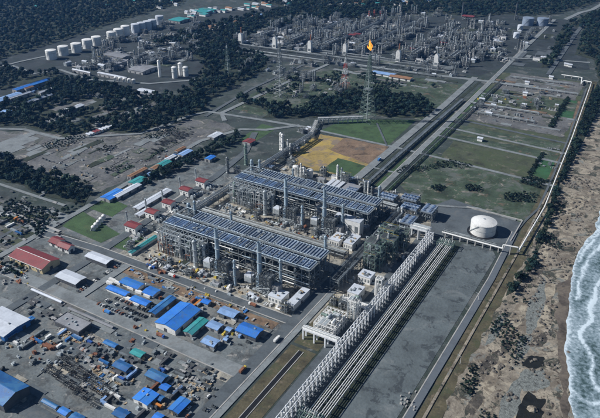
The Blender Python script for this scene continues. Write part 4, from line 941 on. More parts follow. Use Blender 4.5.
# tower cluster right of the trains and blue decks up to the tank pad
for k, (x, y, s) in enumerate([(-252, 600, 1.25), (-244, 620, 1.15), (-253, 640, 1.2), (-240, 652, 1.0), (-252, 590, .9)]):
    inst(proto_frame(70+k, 16, 13, 4, 6.5, 'green_steel'), 'process_frame', 'greenish steel process tower, %s of the cluster beside the white rack' % ['second from front', 'middle', 'second from back', 'rearmost', 'frontmost'][k], 'process unit', (x, y, .1), 'greenish tower cluster', 0, s)
for k, (x, y) in enumerate([(-250, 700), (-262, 735), (-238, 742), (-300, 748), (-272, 760)]):
    inst(KINDS[4][3][k % 2], 'cooler_bank', 'blue grey cooler bank, %s between the rear train and the white tank' % ['frontmost', 'second', 'rightmost', 'leftmost', 'rearmost'][k], 'air cooler', (x, y, .1), 'cooler banks before the white tank', R(90) if k in (0, 2) else 0, 1.15)
for k in range(14): unit(rr(-300, -228), rr(660, 770), 'between the rear train and the white tank', 'equipment before the white tank', (2, 4, 3, 1, 1, 1), 0, rr(.5, .75))
clutter(50, lambda: (rr(-262, -226), rr(520, 720)), 'small equipment skid along the ribbed rack right of the trains', 'skids right of the trains', cols=[0, 1, 2, 4])
for k in range(8): unit(-505+rr(-12, 4), 760+k*18, 'along the far end of the substation pipe rack', 'equipment along the substation rack', (3, 3, 3, 2, 1, 2), 0, rr(.55, .8))
for k, (x, y, h) in enumerate([(-545, 759, 34), (-552, 720, 26), (-522, 830, 32), (-530, 838, 30), (-497, 706, 40), (-497, 562, 34)]):
    c = thing('process_column', ['greenish tower column by the substation rack', 'short grey column before the greenish tower column', 'left white column of the pair near the bright lawn', 'right white column of the pair near the bright lawn', 'tall grey column at the back left of the rear train', 'tall grey column at the back left of the front train'][k], 'column', (x, y, .1))
    column_mb(2.4, h, 14).build('shell', ['green_steel', 'steel', 'white_paint', 'white_paint', 'stack_blue', 'stack_blue'][k], c); rings(2.4, [h*.3, h*.55, h*.85], 'steel', c); ladder_mb(2.4, h).build('ladder', 'steel', c)

# gear between the substations and the trains
for k in range(30):
    unit(rr(-545, -516), 475+k*9+rr(-3, 3), 'between the red roofed substations and the trains', 'gear beside the substations', (0, 2, 4, 3, 1, 3), R(90)*random.randrange(4), rr(.35, .55))
clutter(40, lambda: (rr(-548, -514), rr(470, 760)), 'small equipment skid beside the substation pipe rack', 'skids beside the substation rack', name='substation_skid', cols=[0, 1, 2, 6, 7])
rack('pipe_rack', 'lower pale pipe rack between substations and the long grey rack', (-519, 540), (-519, 760), 5, [5], 12, 4, 'pale_steel', ('pale_steel', 'white_paint', 'steel'), group='main pipe racks')

# ------------------------------------------------------------------ white corridor rack, product pipes, seaside pipeline
t = thing('pipe_rack', 'tall white concrete portal rack along the product pipelines', 'pipe rack', (-213, 300, .06))
bm_ = MB()
for x in (-2.7, 2.7): bm_.box(x-.75, x+.75, -.65, .65, 0, 15.2)
for z in (5.5, 14.8): bm_.box(-1.94, 1.94, -.55, .55, z-1.1, z)
me = bm_.me('portal', 'fireproofing')
for i in range(54): link('portal', me, t, (0, i*7.2, 0))
lb = MB()
for x in (-2.7, 2.7):
    for z in (5.2,): lb.box(x-.3, x+.3, 0, 382, z-.6, z)
lb.build('long_beam', 'steel', t)
for x in (-2.7, 2.7): MB().box(x-.25, x+.25, 0, 382, 15.22, 15.7).build('top_beam', 'fireproofing', t)
for x, z, r, m in [(-1.5, 5.6, .4, 'steel'), (.2, 5.6, .5, 'dark_steel'), (1.6, 5.6, .35, 'steel'), (.8, 14.85, .3, 'steel')]:
    MB().tube((x, 0, z+r), (x, 382, z+r), r, 8).build('pipe', m, t)
for g, x0 in enumerate((-200.5, -190.5)):
    t = thing('pipeline_bundle', ['left', 'right'][g]+' bundle of four long white product pipes beside the portal rack', 'pipeline', (x0, 290, .1), 'white product pipe bundles')
    for k in range(4): MB().tube((k*2.1, 0, 6.5), (k*2.1, 385, 6.5), .42, 10).build('pipe', 'white_paint', t)
    sl = MB().box(-1, 7.3, -.4, .4, 4.9, 5.95); sl.box(-.4, .4, -.35, .35, 0, 4.9); sl.box(5.9, 6.7, -.35, .35, 0, 4.9); ms = sl.me('support', 'steel')
    for i in range(33): link('support', ms, t, (0, 2+i*11.9, 0))
def valve_station(lab, x, y):
    t = thing('manifold', lab, 'manifold', (x, y, .1), 'green valve manifolds'); MB().frame(-10, 10, -5, 5, [5, 9], 4, 2, .5).build('steel_frame', 'green_steel', t)
    for k in range(8): MB().path([(-8+k*2.2, -5, 6.5), (-8+k*2.2, 2, 6.5), (-8+k*2.2, 2, 9.5), (-8+k*2.2, 5, 9.5)], .45, 8).build('pipe', 'white_paint' if k % 2 else 'pale_steel', t)
valve_station('green framed valve manifold where the product pipes end near the tank', -193, 680)
valve_station('green framed valve manifold over the product pipes at the bottom edge', -197, 350)
def portal(lab, x0, x1, y, z=13, n=3):
    t = thing('portal_frame', lab, 'portal frame', (x0, y, .06), 'white cross portals'); m = MB(); L = x1-x0
    for i in range(n+1):
        for s in (-3, 3): m.cb(L*i/n, s, 0, 1.5, 1.5, z-1.5)
    m.build('post', 'fireproofing', t); b = MB()
    for s in (-3, 3): b.box(-.75, L+.75, s-.8, s+.8, z-1.49, z)
    for i in range(n+1): b.box(L*i/n-.6, L*i/n+.6, -2.19, 2.19, z-1.3, z-.1)
    b.build('beam', 'fireproofing', t)
    for k in range(4): MB().tube((-2, -2+k*1.35, z+.45), (L, -2+k*1.35, z+.45), .42, 8).build('pipe', random.choice(['white_paint', 'pale_steel']), t)
portal('white cross portal in front of the white scaffold tower', -256, -219, 444); portal('white cross portal behind the white scaffold tower', -246, -219, 510, 10, 2)
portal('white cross portal at the far end of the white rack', -262, -219, 694, 13, 3); portal('second white cross portal near the far end of the white rack', -240, -219, 684, 15, 2)
def scaffold(lab, x, y, w, d, zs, nx, ny, nv):
    t = thing('scaffold_tower', lab, 'process unit', (x, y, .1), 'white scaffolded process towers'); MB().frame(-w/2, w/2, -d/2, d/2, zs, nx, ny, .7).build('steel_frame', 'white_paint', t)
    for z in zs:
        for k in range(nx):
            if rr(0, 1) < .7: MB().box(-w/2+k*w/nx+.5, -w/2+(k+1)*w/nx-.5, -d/2+.5, rr(-.1, .48)*d, z+.03, z+.16).build('deck', 'pale_steel', t)
    for k in range(nv):
        z = random.choice([0]+zs); r = rr(.9, 1.7); MB().hvessel(0, 0, 0, r, rr(3, 7), random.choice('xy')).build('vessel', random.choice(['white_paint', 'pale_steel', 'green_steel', 'white_paint']), t, (rr(-.32, .32)*w, rr(-.32, .32)*d, z+r+.7))
    for k in range(16): x = rr(-.5, .5)*w; s = random.choice([-1, 1]); MB().path([(x, s*(d/2+.7), .3), (x, s*(d/2+.7), rr(4, zs[-1])), (x+rr(-3, 3), 0, zs[-1]-1)], rr(.2, .4), 6).build('pipe', random.choice(['white_paint', 'pale_steel']), t)
    pr = MB()
    for s in (-1, 1): pr.box(-w/2, w/2, s*d/2-.1, s*d/2+.1, zs[-1]+1, zs[-1]+1.2); pr.box(s*w/2-.1, s*w/2+.1, -d/2, d/2, zs[-1]+1.02, zs[-1]+1.22)
    pr.build('handrail', 'white_paint', t)
scaffold('broad white scaffolded process tower by the brown verge', -240, 468, 22, 30, [5, 10, 15], 5, 6, 22)
scaffold('slim white scaffolded tower joined to the middle of the portal rack', -222.5, 548, 7, 7, [6, 12, 17, 22], 2, 2, 4)
scaffold('narrow tall white scaffolded tower behind the broad one', -228, 497, 11, 9, [6, 12, 18, 24], 3, 2, 8)
for k in range(6): unit(rr(-258, -232), rr(505, 525), 'beside the narrow white scaffolded tower', 'equipment by the white towers', (0, 2, 4, 2, 0, 0), 0, .5)
# crossing pipe past the tank with expansion loop, then the long seaside pipeline
def pipeline(lab, pts, r, step, name='pipeline', m='white_paint', n_par=1):
    t = thing(name, lab, 'pipeline', (pts[0][0], pts[0][1], .06)); o = Vector(pts[0][:2]+(0,))
    for k in range(n_par):
        off = Vector((k*2.6, k*2.6, 0)) if n_par > 1 else Vector((0, 0, 0))
        MB().path([tuple(Vector(p)-o+off) for p in pts], r, 10).build('pipe', m, t)
    ms = MB(); ms.box(-.5, .5, -.5, .5, 0, 1); ms = ms.me('support', 'concrete')
    for a, b in zip(pts, pts[1:]):
        a = Vector(a); b = Vector(b); n = int((b-a).length/step)
        if abs(a.z-b.z) > .5: continue
        for i in range(n):
            p = a.lerp(b, (i+.5)/n)-o; link('support', ms, t, (p.x, p.y, 0), 0, (1.3, 1.3, max(.5, p.z-r-.02)))
    return t
pipeline('white pipe crossing from the portal rack past the white tank to the seaside', [(-206, 703, 7), (-129, 702, 7), (-129, 702, 12), (-112, 705, 12), (-111.5, 708, 5)], .95, 9, n_par=1)
rack('pipe_trestle', 'low grey trestle of pipes parallel to the crossing white pipe', (-206, 710), (-138, 709), 5, [4, 6.5], 8, 4)
pipeline('long white seaside pipeline running up the right edge beside the scrub', [(-111.5, 708.5, 5), (-109.5, 842, 5), (-116, 960, 5), (-125, 1127, 5), (-146, 1440, 5), (-149, 1475, 5)], .95, 14)
pipeline('white pipe turning inland at the far end of the seaside pipeline', [(-150, 1476, 5), (-165, 1478, 5), (-166, 1452, 5), (-172, 1500, 5), (-215, 1500, 5)], 1.1, 12)
for i, y in enumerate((1000, 1075)):
    for k in range(4): unit(-128-k*7, y-rr(0, 26), 'at the field track ends by the seaside pipeline', 'valve stations by the seaside pipeline', (0, 1, 3, 2, 0, 0), 0, .35)
# the white tank
cx, cy = P(483.5, 236)
cx, cy = (-164.5, 741)
t = thing('storage_tank', 'large white domed storage tank on the dark pad near the sea', 'tank', (cx, cy, .15))
MB().lathe(0, 0, [(16, 0), (16, 15), (16.25, 15.05), (16.25, 15.5), (15.9, 15.55), (11.5, 17.3), (6, 18.5), (.5, 19)], 48).build('shell', 'white_paint', t)
MB().lathe(0, 0, [(16.15, 7.4), (16.15, 7.75)], 48).build('wind_girder', 'pale_steel', t)
st = MB()
for k in range(22): a = 3.6+k*.045; st.cb(16.7*math.cos(a), 16.7*math.sin(a), .6+k*.68, 1.1, 1.1, .15)
st.build('stair', 'pale_steel', t); MB().lathe(0, 0, [(1.4, 18.6), (1.4, 19.6)], 12).build('roof_nozzle', 'pale_steel', t)
rg = MB()
for k in range(36): a = 2*math.pi*k/36; rg.cb(15.8*math.cos(a), 15.8*math.sin(a), 15.55, .12, .12, 1.1)
rg.build('handrail', 'pale_steel', t)
struct(MB().lathe(cx, cy, [(19.5, .3), (19.5, .62)], 40).build('tank_plinth', 'black'))
for (x0, x1, y0, y1) in [(-203, -128, 795, 796.4), (-128, -126.6, 735, 795)]: struct(MB().box(x0, x1, y0, y1, .1, 2).build('bund_wall', 'concrete'))
# small service gear beyond the rack on the slate fill
for k in range(14):
    X, Y = P(402+rr(-4, 14), 395+rr(-4, 16)); 
    tag(MB().cb(0, 0, 0, rr(1, 2.2), rr(1, 2.2), rr(.8, 1.6)).cb(.3, .2, 1.7, .5, .5, .4).build('concrete_block', 'concrete', None, (X, Y, .5)), 'pale concrete block strewn on the slate fill near the blue grey road', 'block', 'concrete blocks on the slate fill')
for k, (x, y) in enumerate([(478, 301), (460, 364)]):
    X, Y = P(x, y); t = thing('light_pole', ['white lamp pole on the slate fill beside the road', 'white lamp pole lying side of the sandy track'][k] if k == 0 else 'white lamp pole between the road and the sandy track', 'lamp pole', (X, Y, .3))
    MB().tube((0, 0, 0), (0, 0, 9), .22, 8, .14).build('pole', 'white_paint', t); MB().tube((0, 0, 9), (-2.4, 0, 9.6), .12, 6).build('arm', 'white_paint', t); MB().box(-3.6, -2.3, -.25, .25, 9.5, 9.75).build('lamp_head', 'pale_steel', t)

# ------------------------------------------------------------------ flares, masts and stacks
def derrick(name, lab, x, y, h, w, bands=None, flame=False, st='green_steel', stem='pale_steel'):
    t = thing(name, lab, 'flare tower', (x, y, .1)); n = max(6, int(h/9)); mats = bands or (st,)
    mbs = {m: MB() for m in mats}; tw = .38+h*.0018
    def wd(z): return w*(1-z/h)**1.25+1.6
    for i in range(n):
        z0, z1 = h*i/n, h*(i+1)/n; a, b = wd(z0), wd(z1); m = mbs[mats[i % len(mats)]]
        c0 = [(-a, -a, z0), (a, -a, z0), (a, a, z0), (-a, a, z0)]; c1 = [(-b, -b, z1), (b, -b, z1), (b, b, z1), (-b, b, z1)]
        for k in range(4):
            j = (k+1) % 4; m.bar(c0[k], c1[k], tw); m.bar(c1[k], c1[j], tw*.7); m.bar(c0[k], c1[j], tw*.6); m.bar(c0[j], c1[k], tw*.6)
    for m, mb in mbs.items(): mb.build('lattice', m, t)
    MB().tube((0, 0, 0), (0, 0, h+5), 1.0, 10).build('riser', stem, t); MB().lathe(0, 0, [(1.2, h+4.6), (1.5, h+8)], 10).build('tip', 'dark_steel', t)
    pl = MB()
    for z in (h*.5, h*.97): q = wd(z)+.8; pl.box(-q, q, -q, q, z, z+.3)
    pl.build('platform', 'steel', t)
    if flame:
        rnd = random.Random(3); f = MB(); prof = [(.7, 8), (1.8, 10), (2.7, 13), (2.1, 16), (2.6, 18.5), (1.5, 21.5), (.9, 24), (.2, 27)]
        b = 0; nn = 12
        for k, (r, z) in enumerate(prof):
            for i in range(nn):
                a = 2*math.pi*i/nn; q = r*(1+.35*math.sin(3*a+k*1.3)); f.v.append((q*math.cos(a)-max(0, k-2)*.35+.6*math.sin(k*2.1), q*math.sin(a)-max(0, k-2)*.2, h+z))
        for k in range(len(prof)-1):
            for i in range(nn): j = (i+1) % nn; f.f.append((k*nn+i, k*nn+j, (k+1)*nn+j, (k+1)*nn+i))
        f.f.append(tuple(range(nn))[::-1]); f.f.append(tuple((len(prof)-1)*nn+i for i in range(nn))); f.sm = True
        # side tongue
        for (dx, dz) in ((-5, 13), (3.5, 15)): f.tube((0, 0, h+dz-3), (dx, -1, h+dz), 1.6, 8, .9); f.tube((dx, -1, h+dz), (dx*1.25, -1.2, h+dz+4), .9, 8, .15)
        f.build('flame', 'flame', t)
derrick('flare_tower', 'tallest flare tower with orange flame, green grey lattice beside the lawn', -465, 1030, 122, 11, None, True)
derrick('flare_tower', 'red and white banded flare tower left of the flaming one', -590, 1187, 62, 7, ('red_paint', 'white_paint'))
derrick('flare_tower', 'slender grey flare derrick in the dark grove at centre left', -866, 1152, 58, 4.5)
derrick('flare_tower', 'tall slender grey flare derrick with spread feet left of the flaming one', -676, 1068, 108, 9, None, False, 'steel')
def chimney(lab, x, y, h, r, m='pale_steel', bands=False):
    t = thing('chimney', lab, 'chimney', (x, y, .1)); MB().lathe(0, 0, [(r*1.5, 0), (r*1.2, h*.3), (r, h), (r*.8, h), (r*.8, h-2)], 12).build('shaft', m, t)
    if bands:
        for k in range(3): MB().lathe(0, 0, [(r*1.2+.1, h*(.55+.15*k)), (r*1.15+.1, h*(.55+.15*k)+h*.07)], 12).build('band', 'white_paint' if m == 'red_paint' else 'red_paint', t)
    rings(r, [h*.9], 'steel', t)
for k, (x, y, h, lab) in enumerate([(462, 17, 42, 'tall dark chimney above the red unit at the upper right'), (515, 20, 50, 'thin tall chimney left of the twin blue tanks'), (369, 22, 34, 'left one of three banded chimneys behind the far complex'), (374, 22, 36, 'middle one of three banded chimneys behind the far complex'), (380, 22, 34, 'right one of three banded chimneys behind the far complex')]):
    chimney(lab, *P(x, y), h, 2.1, ['dark_steel', 'dark_steel', 'steel', 'rust', 'steel'][k], k in (2, 3, 4))
# flare knock-out rack in front of the tallest flare
rack('pipe_rack', 'pale flare header rack left of the tallest flare tower foot', (-536, 975), (-470, 1022), 7, [7, 11], 9, 5, 'pale_steel', ('pale_steel', 'white_paint'), t=.8)
rack('pipe_rack', 'short pale flare header rack bending toward the substation rack', (-512, 905), (-538, 972), 7, [7], 9, 5, 'pale_steel', ('pale_steel', 'white_paint'))
for k in range(10): unit(rr(-545, -515), rr(905, 975), 'beside the flare header rack', 'equipment beside the flare header rack', (0, 2, 4, 2, 0, 1), 0, .5)

# ------------------------------------------------------------------ storage tanks
def tank(lab, x, y, r, h, m='white_paint', group=None):
    t = thing('storage_tank', lab, 'tank', (x, y, .2), group)
    MB().lathe(0, 0, [(r, 0), (r, h), (r*1.015, h+.02), (r*1.015, h+.5), (r*.6, h+1.6), (r*.03, h+2.1)], 32).build('shell', m, t)
    MB().lathe(0, 0, [(r*1.012, h*.7), (r*1.012, h*.7+.4)], 32).build('wind_girder', 'pale_steel', t)
    st = MB()
    for k in range(14): a = 4.2+k*.06; st.cb((r+.6)*math.cos(a), (r+.6)*math.sin(a), h*k/14, 1.2, 1.2, .3)
    st.build('stair', 'pale_steel', t)
TK = [(52, 59, 12.5), (64, 55, 12.5), (77, 52, 12.5), (88, 48, 12.5), (97, 45, 12), (112, 40, 12), (119, 37, 12.5), (126, 35, 11.5), (136, 33, 11.5), (142, 31.5, 11.5), (148, 30, 11.5), (153, 28.5, 11.5), (160, 24.5, 11.5)]
TO = ['first', 'second', 'third', 'fourth', 'fifth', 'sixth', 'seventh', 'eighth', 'ninth', 'tenth', 'eleventh', 'twelfth', 'last']
for i, (x, y, r) in enumerate(TK):
    X, Y = P(x, y); tank('%s white storage tank from the left in the upper left row' % TO[i], X, Y, r, 21 if i < 7 else 24, 'white_paint' if i < 8 else 'pale_roof', 'storage tank row at the upper left')
for i, (x, y) in enumerate([(527.5, 25), (542, 25.5)]): tank(['left', 'right']*1 and ['left one of the twin blue grey tanks at the upper right', 'right one of the twin blue grey tanks at the upper right'][i], *P(x, y), 16, 20, 'steel_blue_tank', 'twin blue grey tanks')
for i, (x, y) in enumerate([(520, 30), (516, 38), (479, 37)]):
    X, Y = P(x, y); tank(['small grey tank left of the twin blue grey tanks', 'smaller grey tank below the twin blue grey tanks', 'small white tank right of the red unit'][i], X, Y, 8, 13, 'pale_roof')
# white cluster in the left complex
for i, (x, y, r, h) in enumerate([(175, 78, 6, 24), (181, 75, 5, 26), (186, 76, 6, 20), (160, 77, 3, 36)]):
    X, Y = P(x, y); t = thing('storage_silo', ['left bright white silo of the left complex', 'middle tall white silo of the left complex', 'right white silo of the left complex', 'slim tall white column left of the white silos'][i], 'silo', (X, Y, .1), 'white silos of the left complex')
    MB().lathe(0, 0, [(r, 0), (r, h), (r*.6, h+1.6), (.3, h+2.4)], 20).build('shell', 'white_paint', t); rings(r, [h*.6, h-1], 'pale_steel', t)
for k in range(5):
    X, Y = P(116+k*4.5, 81+k*.6); tank('small white tank, %s from the left in the row before the long white store' % TO[k], X, Y, 4, 8, 'white_paint', 'small tanks before the long white store')
for k in range(5):
    X, Y = P(97+rr(-3, 5), 224+k*2-4); t = tank('small white tank on the lawn right of the red roofed pair, %s from the back' % TO[k], P(104-k*2.6, 219+k*2.8)[0], P(104-k*2.6, 219+k*2.8)[1], 2.7, 5, 'white_paint', 'small tanks on the lawn')

# ------------------------------------------------------------------ the far complex: six trains running away behind white heat towers
TX = [(241, 44), (275, 48), (310, 52), (345, 55), (398, 62), (436, 66)]
for i, (x, y) in enumerate(TX):
    X, Y = P(x, y); wh = 'far train %s' % TO[i]
    t = thing('heat_tower', 'white arched heat tower, %s from the left along the far complex' % TO[i], 'heat tower', (X, Y, .1), 'white heat towers of the far complex', 0, 1.08)
    m = MB(); prof = [(-4.6, 0), (-4.6, 21), (-3, 25), (0, 27), (3, 25), (4.6, 21), (4.6, 0)]; b = len(m.v)
    m.v = [(a, -4, z) for a, z in prof]+[(a, 4, z) for a, z in prof]; k = len(prof)
    m.f = [tuple(range(k)), tuple(range(2*k-1, k-1, -1))]+[(j, j+k, j+k+1, j+1) for j in range(k-1)]+[(0, k-1, 2*k-1, k)]
    m.build('casing', 'white_paint', t); MB().lathe(0, 3, [(1.6, 24), (1.4, 38), (1.7, 38.1), (1.7, 39)], 10).build('stack', 'steel' if i % 2 else 'rust', t)
    MB().box(-3, 3, -4.25, -4.02, 3, 8).build('louvre', 'steel', t)
    row = 'of the %s far train from the left' % TO[i]
    yb = Y+12; y1 = [1720, 1760, 1800, 1830, 1800, 1800][i]
    rack('pipe_rack', 'long pipe rack running away behind the %s white heat tower' % TO[i], (X+22, yb), (X+22, y1), 9, [6, 10], 26, 5, 'steel', ('pale_steel', 'steel'), t=.8, group='pipe racks of the far trains')
    g = 'process units of the far trains'
    yy = yb
    while yy < y1:
        for dx in (-14, 4, 42, 62):
            if rr(0, 1) < .88: unit(X+dx+rr(-3, 3), yy+rr(-3, 3), row, g, (3, 6, 2, 1, 2, 3), None, None, .72)
        yy += 21
    # cooler deck of each far train
    inst(FAR[4][3][i % 2], 'cooler_bank', 'largest raised cooler bank %s' % row, 'air cooler', (X+22, yb+60, .1), g, R(90), (3.2, 1.4, 1.3))
# right-hand far units and the left complex
for k in range(110):
    x, y = rr(446, 505), rr(22, 62)
    X, Y = P(x, y); unit(X, Y, 'in the dense far block at the upper right', 'dense far block units', (4, 5, 2, 2, 1, 3), None, None, .7)
for k in range(36):
    X, Y = P(rr(300, 440), rr(14, 24)); unit(X, Y, 'at the far back of the complex before the forest', 'far back units', (4, 4, 2, 1, 1, 4), None, None, .75)
for k in range(130):
    x = rr(100, 200); y = rr(36, 74) - (x-100)*.14
    X, Y = P(x, y); unit(X, Y, 'in the left complex below the storage tank row', 'left complex units', (3, 5, 2, 2, 1, 3), None, None, .6)
for k in range(22):
    x = rr(62, 112); y = 64+rr(-3, 10)-(x-62)*.1; X, Y = P(x, y); unit(X, Y, 'between the storage tanks and the long white store', 'units before the storage tanks', (2, 4, 3, 3, 0, 3))
for k in range(26):
    X, Y = P(rr(232, 330), rr(60, 74)); unit(X, Y, 'on the light strip below the white heat towers', 'units below the heat towers', (1, 3, 4, 3, 1, 3), None, rr(.6, .9))
for k in range(30):
    X, Y = P(rr(283, 345), rr(74, 98)); unit(X, Y, 'around the feet of the slender derrick', 'units around the derrick feet', (1, 3, 4, 2, 0, 2), None, rr(.5, .8))
for k in range(30):
    x = rr(330, 470); X, Y = P(x, 68+(x-380)*.1+rr(-4, 4)); unit(X, Y, 'beside the pale road below the far complex', 'units beside the far pale road', (1, 3, 4, 3, 1, 2), None, rr(.5, .8))
for k, y in enumerate((1352, 1392, 1432)):
    rack('pipe_rack', ['front', 'middle', 'back'][k]+' of three long racks crossing before the far complex', (-1000+k*20, y-28), (-440, y+4), 5, [5], 26, 3, 'steel', ('pale_steel', 'steel'), t=.7, group='racks crossing before the far complex')
# red structures of the far complex
for k, (x, y) in enumerate([(352, 39), (443, 47), (468, 20), (357, 38), (414, 53)]):
    X, Y = P(x, y); t = thing('red_shelter', ['small red roofed shelter left of the flame', 'red roofed shelter behind the last heat tower', 'large red unit under the tall dark chimney', 'second small red roofed shelter left of the flame', 'red shelter between the last two heat towers'][k], 'shelter', (X, Y, .1), 'red shelters of the far complex')
    s = 1.8 if k == 2 else 1; MB().frame(-9*s, 9*s, -5*s, 5*s, [6, 11], 3, 2, .6).build('steel_frame', 'steel', t); MB().box(-10*s, 10*s, -6*s, 6*s, 11.1, 12).build('roof', 'red_roof', t)
# right fields: pads, racks and units in the strips
for k in range(34):
    x = rr(472, 560); X, Y = P(x, 98+(x-472)*.08+rr(-10, 16)); unit(X, Y, 'on the gravel strips left of the bright green squares', 'units on the gravel strips', (1, 3, 4, 2, 1, 2), 0, rr(.4, .7))
for k, (a, b) in enumerate([((478, 114), (535, 122)), ((470, 104), (540, 113)), ((500, 85), (580, 92)), ((510, 78), (575, 82))]):
    p, q = P(*a), P(*b); rack('pipe_rack', ['front', 'second', 'third', 'rearmost'][k]+' low pipe rack on the gravel strips beyond the brown field', (p[0], p[1]), (q[0], p[1]+(q[1]-p[1])*.3), 5, [4], 12, 4, 'pale_steel', ('pale_steel', 'steel'), group='low racks on the gravel strips')
for k, (x, y) in enumerate([(527, 84.5), (525, 95.5), (551, 79), (566, 66), (570, 67), (480, 141), (524, 107), (467, 39)]):
    X, Y = P(x, y); shed('pump_house', ['white pump house with red trim on the gravel strips, rear one', 'white pump house on the gravel strips, front one', 'tiny white hut near the turn of the seaside pipeline', 'pale gatehouse, left one of two at the far right', 'pale gatehouse, right one of two at the far right', 'white domed hut on the brown field', 'grey pump house at the left of the bright green square', 'white block beside the far right dense units'][k], 'pump house', (X-5, X+5, Y-4, Y+4), 6, 'pale_roof', 'white_paint', 'x', 1.2, doors=False)
for k in range(40):
    x = rr(478, 560); X, Y = P(x, rr(20, 62)); unit(X, Y, 'in the loose far block below the twin blue tanks', 'loose far block units', (1, 3, 4, 4, 1, 4), None, rr(.5, .85))

# ------------------------------------------------------------------ ground patches: pads, tracks and strips aligned with the site grid
_pz = [0]
def pads(n, px, mats, wr, dr, name='ground_patch', rag=.8):
    poly = wpoly(px); xs = [p[0] for p in poly]; ys = [p[1] for p in poly]; k = 0
    for _ in range(n*20):
        if k >= n: break
        q = (rr(min(xs), max(xs)), rr(min(ys), max(ys)))
        if not inside(q, poly): continue
        w, d = rr(*wr), rr(*dr); _pz[0] += 1; k += 1
        sheet(name, rect(q[0]-w/2, q[0]+w/2, q[1]-d/2, q[1]+d/2), random.choice(mats), rag, .56+.0035*(_pz[0] % 40))
LEFT = [(28, 140), (95, 136), (150, 126), (212, 124), (150, 160), (98, 188), (50, 172)]
pads(42, LEFT, ['pale_road', 'bare_earth', 'forest_floor', 'rough_grass', 'yard', 'bare_earth'], (5, 16), (18, 60), 'earth_strip', 2.5)
pads(5, [(-15, 150), (25, 134), (38, 138), (5, 158)], ['pale_road'], (14, 20), (60, 90), 'concrete_strip', .6)
pads(40, [(-10, 192), (50, 215), (70, 210), (30, 245), (-10, 255)], ['forest_floor', 'rough_grass', 'pale_road', 'bare_earth', 'brown_grass'], (10, 40), (5, 16), 'earth_strip', 1.5)
pads(46, [(0, 300), (40, 286), (225, 372), (190, 418), (0, 418)], ['bare_earth', 'plant_gravel', 'asphalt', 'asphalt', 'yard', 'pale_road'], (8, 34), (5, 16), 'yard_patch', 1.2)
pads(16, [(130, 270), (280, 322), (262, 345), (150, 300)], ['brown_soil', 'plant_gravel', 'asphalt', 'yard'], (8, 26), (4, 12), 'yard_patch', 1)
pads(24, [(165, 262), (285, 315), (300, 300), (180, 250)], ['pale_road', 'plant_gravel', 'forest_floor', 'sand'], (5, 16), (4, 10), 'bay_patch', .8)
pads(20, [(245, 213), (320, 238), (330, 225), (260, 203)], ['pale_road', 'plant_gravel', 'forest_floor', 'sand'], (5, 16), (4, 10), 'bay_patch', .8)
pads(40, [(450, 118), (500, 76), (580, 84), (570, 135)], ['bare_earth', 'forest_floor', 'rough_grass', 'pale_road', 'brown_soil'], (14, 60), (4, 12), 'field_patch', 1.5)
pads(20, [(300, 62), (460, 78), (450, 90), (300, 80)], ['pale_road', 'bare_earth', 'forest_floor'], (20, 60), (6, 14), 'field_patch', 2)
pads(60, [(110, 74), (200, 36), (300, 24), (495, 26), (480, 70), (300, 60)], ['forest_floor', 'pale_road', 'asphalt', 'forest_floor', 'rough_grass'], (15, 40), (15, 50), 'complex_patch', 1)
pads(18, [(460, 60), (500, 24), (570, 28), (550, 72)], ['forest_floor', 'asphalt', 'rough_grass', 'pale_road'], (12, 40), (15, 70), 'complex_patch', 1)
pads(26, [(40, 105), (100, 90), (150, 108), (110, 128), (60, 130)], ['bare_earth', 'pale_road', 'yard'], (10, 25), (14, 40), 'wood_clearing', 3)
pads(14, [(45, 121), (85, 99), (90, 103), (52, 123)], ['pale_road', 'bare_earth'], (8, 16), (20, 50), 'wood_clearing', 2)
pads(16, [(78, 127), (150, 105), (156, 109), (84, 129)], ['pale_road', 'bare_earth'], (8, 16), (20, 50), 'wood_clearing', 2)
pads(14, [(128, 232), (205, 178), (212, 182), (140, 245)], ['pale_road', 'plant_gravel', 'concrete'], (6, 16), (8, 24), 'bay_patch', .8)
wood('dark hedge beside the front bright green square', wpoly([(527, 175), (541, 153), (545, 154), (531, 176)]), 2.4, size=.27)
wood('dark hedge beside the rear bright green square', wpoly([(548, 127), (566, 98), (570, 99), (553, 128)]), 2.6, size=.3)
wood('dark hedge along the bottom of the front bright green square', wpoly([(520, 183), (528, 176), (554, 183), (550, 192)]), 3, thin=.6, size=.3)

wood('low dark scrub over the beach rubble', [(-100, 300), (-60, 330), (-62, 560), (-70, 760), (-90, 900), (-104, 900), (-101, 600)], 3.4, floor=False, thin=.9, size=.24)
wood('low dark scrub among the strips at the left edge', wpoly([(-20, 190), (60, 212), (40, 238), (-20, 252)]), 4.5, floor=False, thin=.95, size=.35)
wood('low dark scrub over the rough field near the corridor', wpoly([(395, 172), (425, 154), (545, 184), (530, 210), (425, 190)]), 3.6, floor=False, thin=.95, size=.26)
wood('low dark scrub on the bare earth behind the strip workshops', wpoly(LEFT), 4, floor=False, thin=1.1, size=.25)
wood('low dark scrub below the far complex', wpoly([(235, 106), (280, 80), (330, 72), (440, 82), (430, 100), (330, 112)]), 8, floor=False, thin=.85, size=.6)
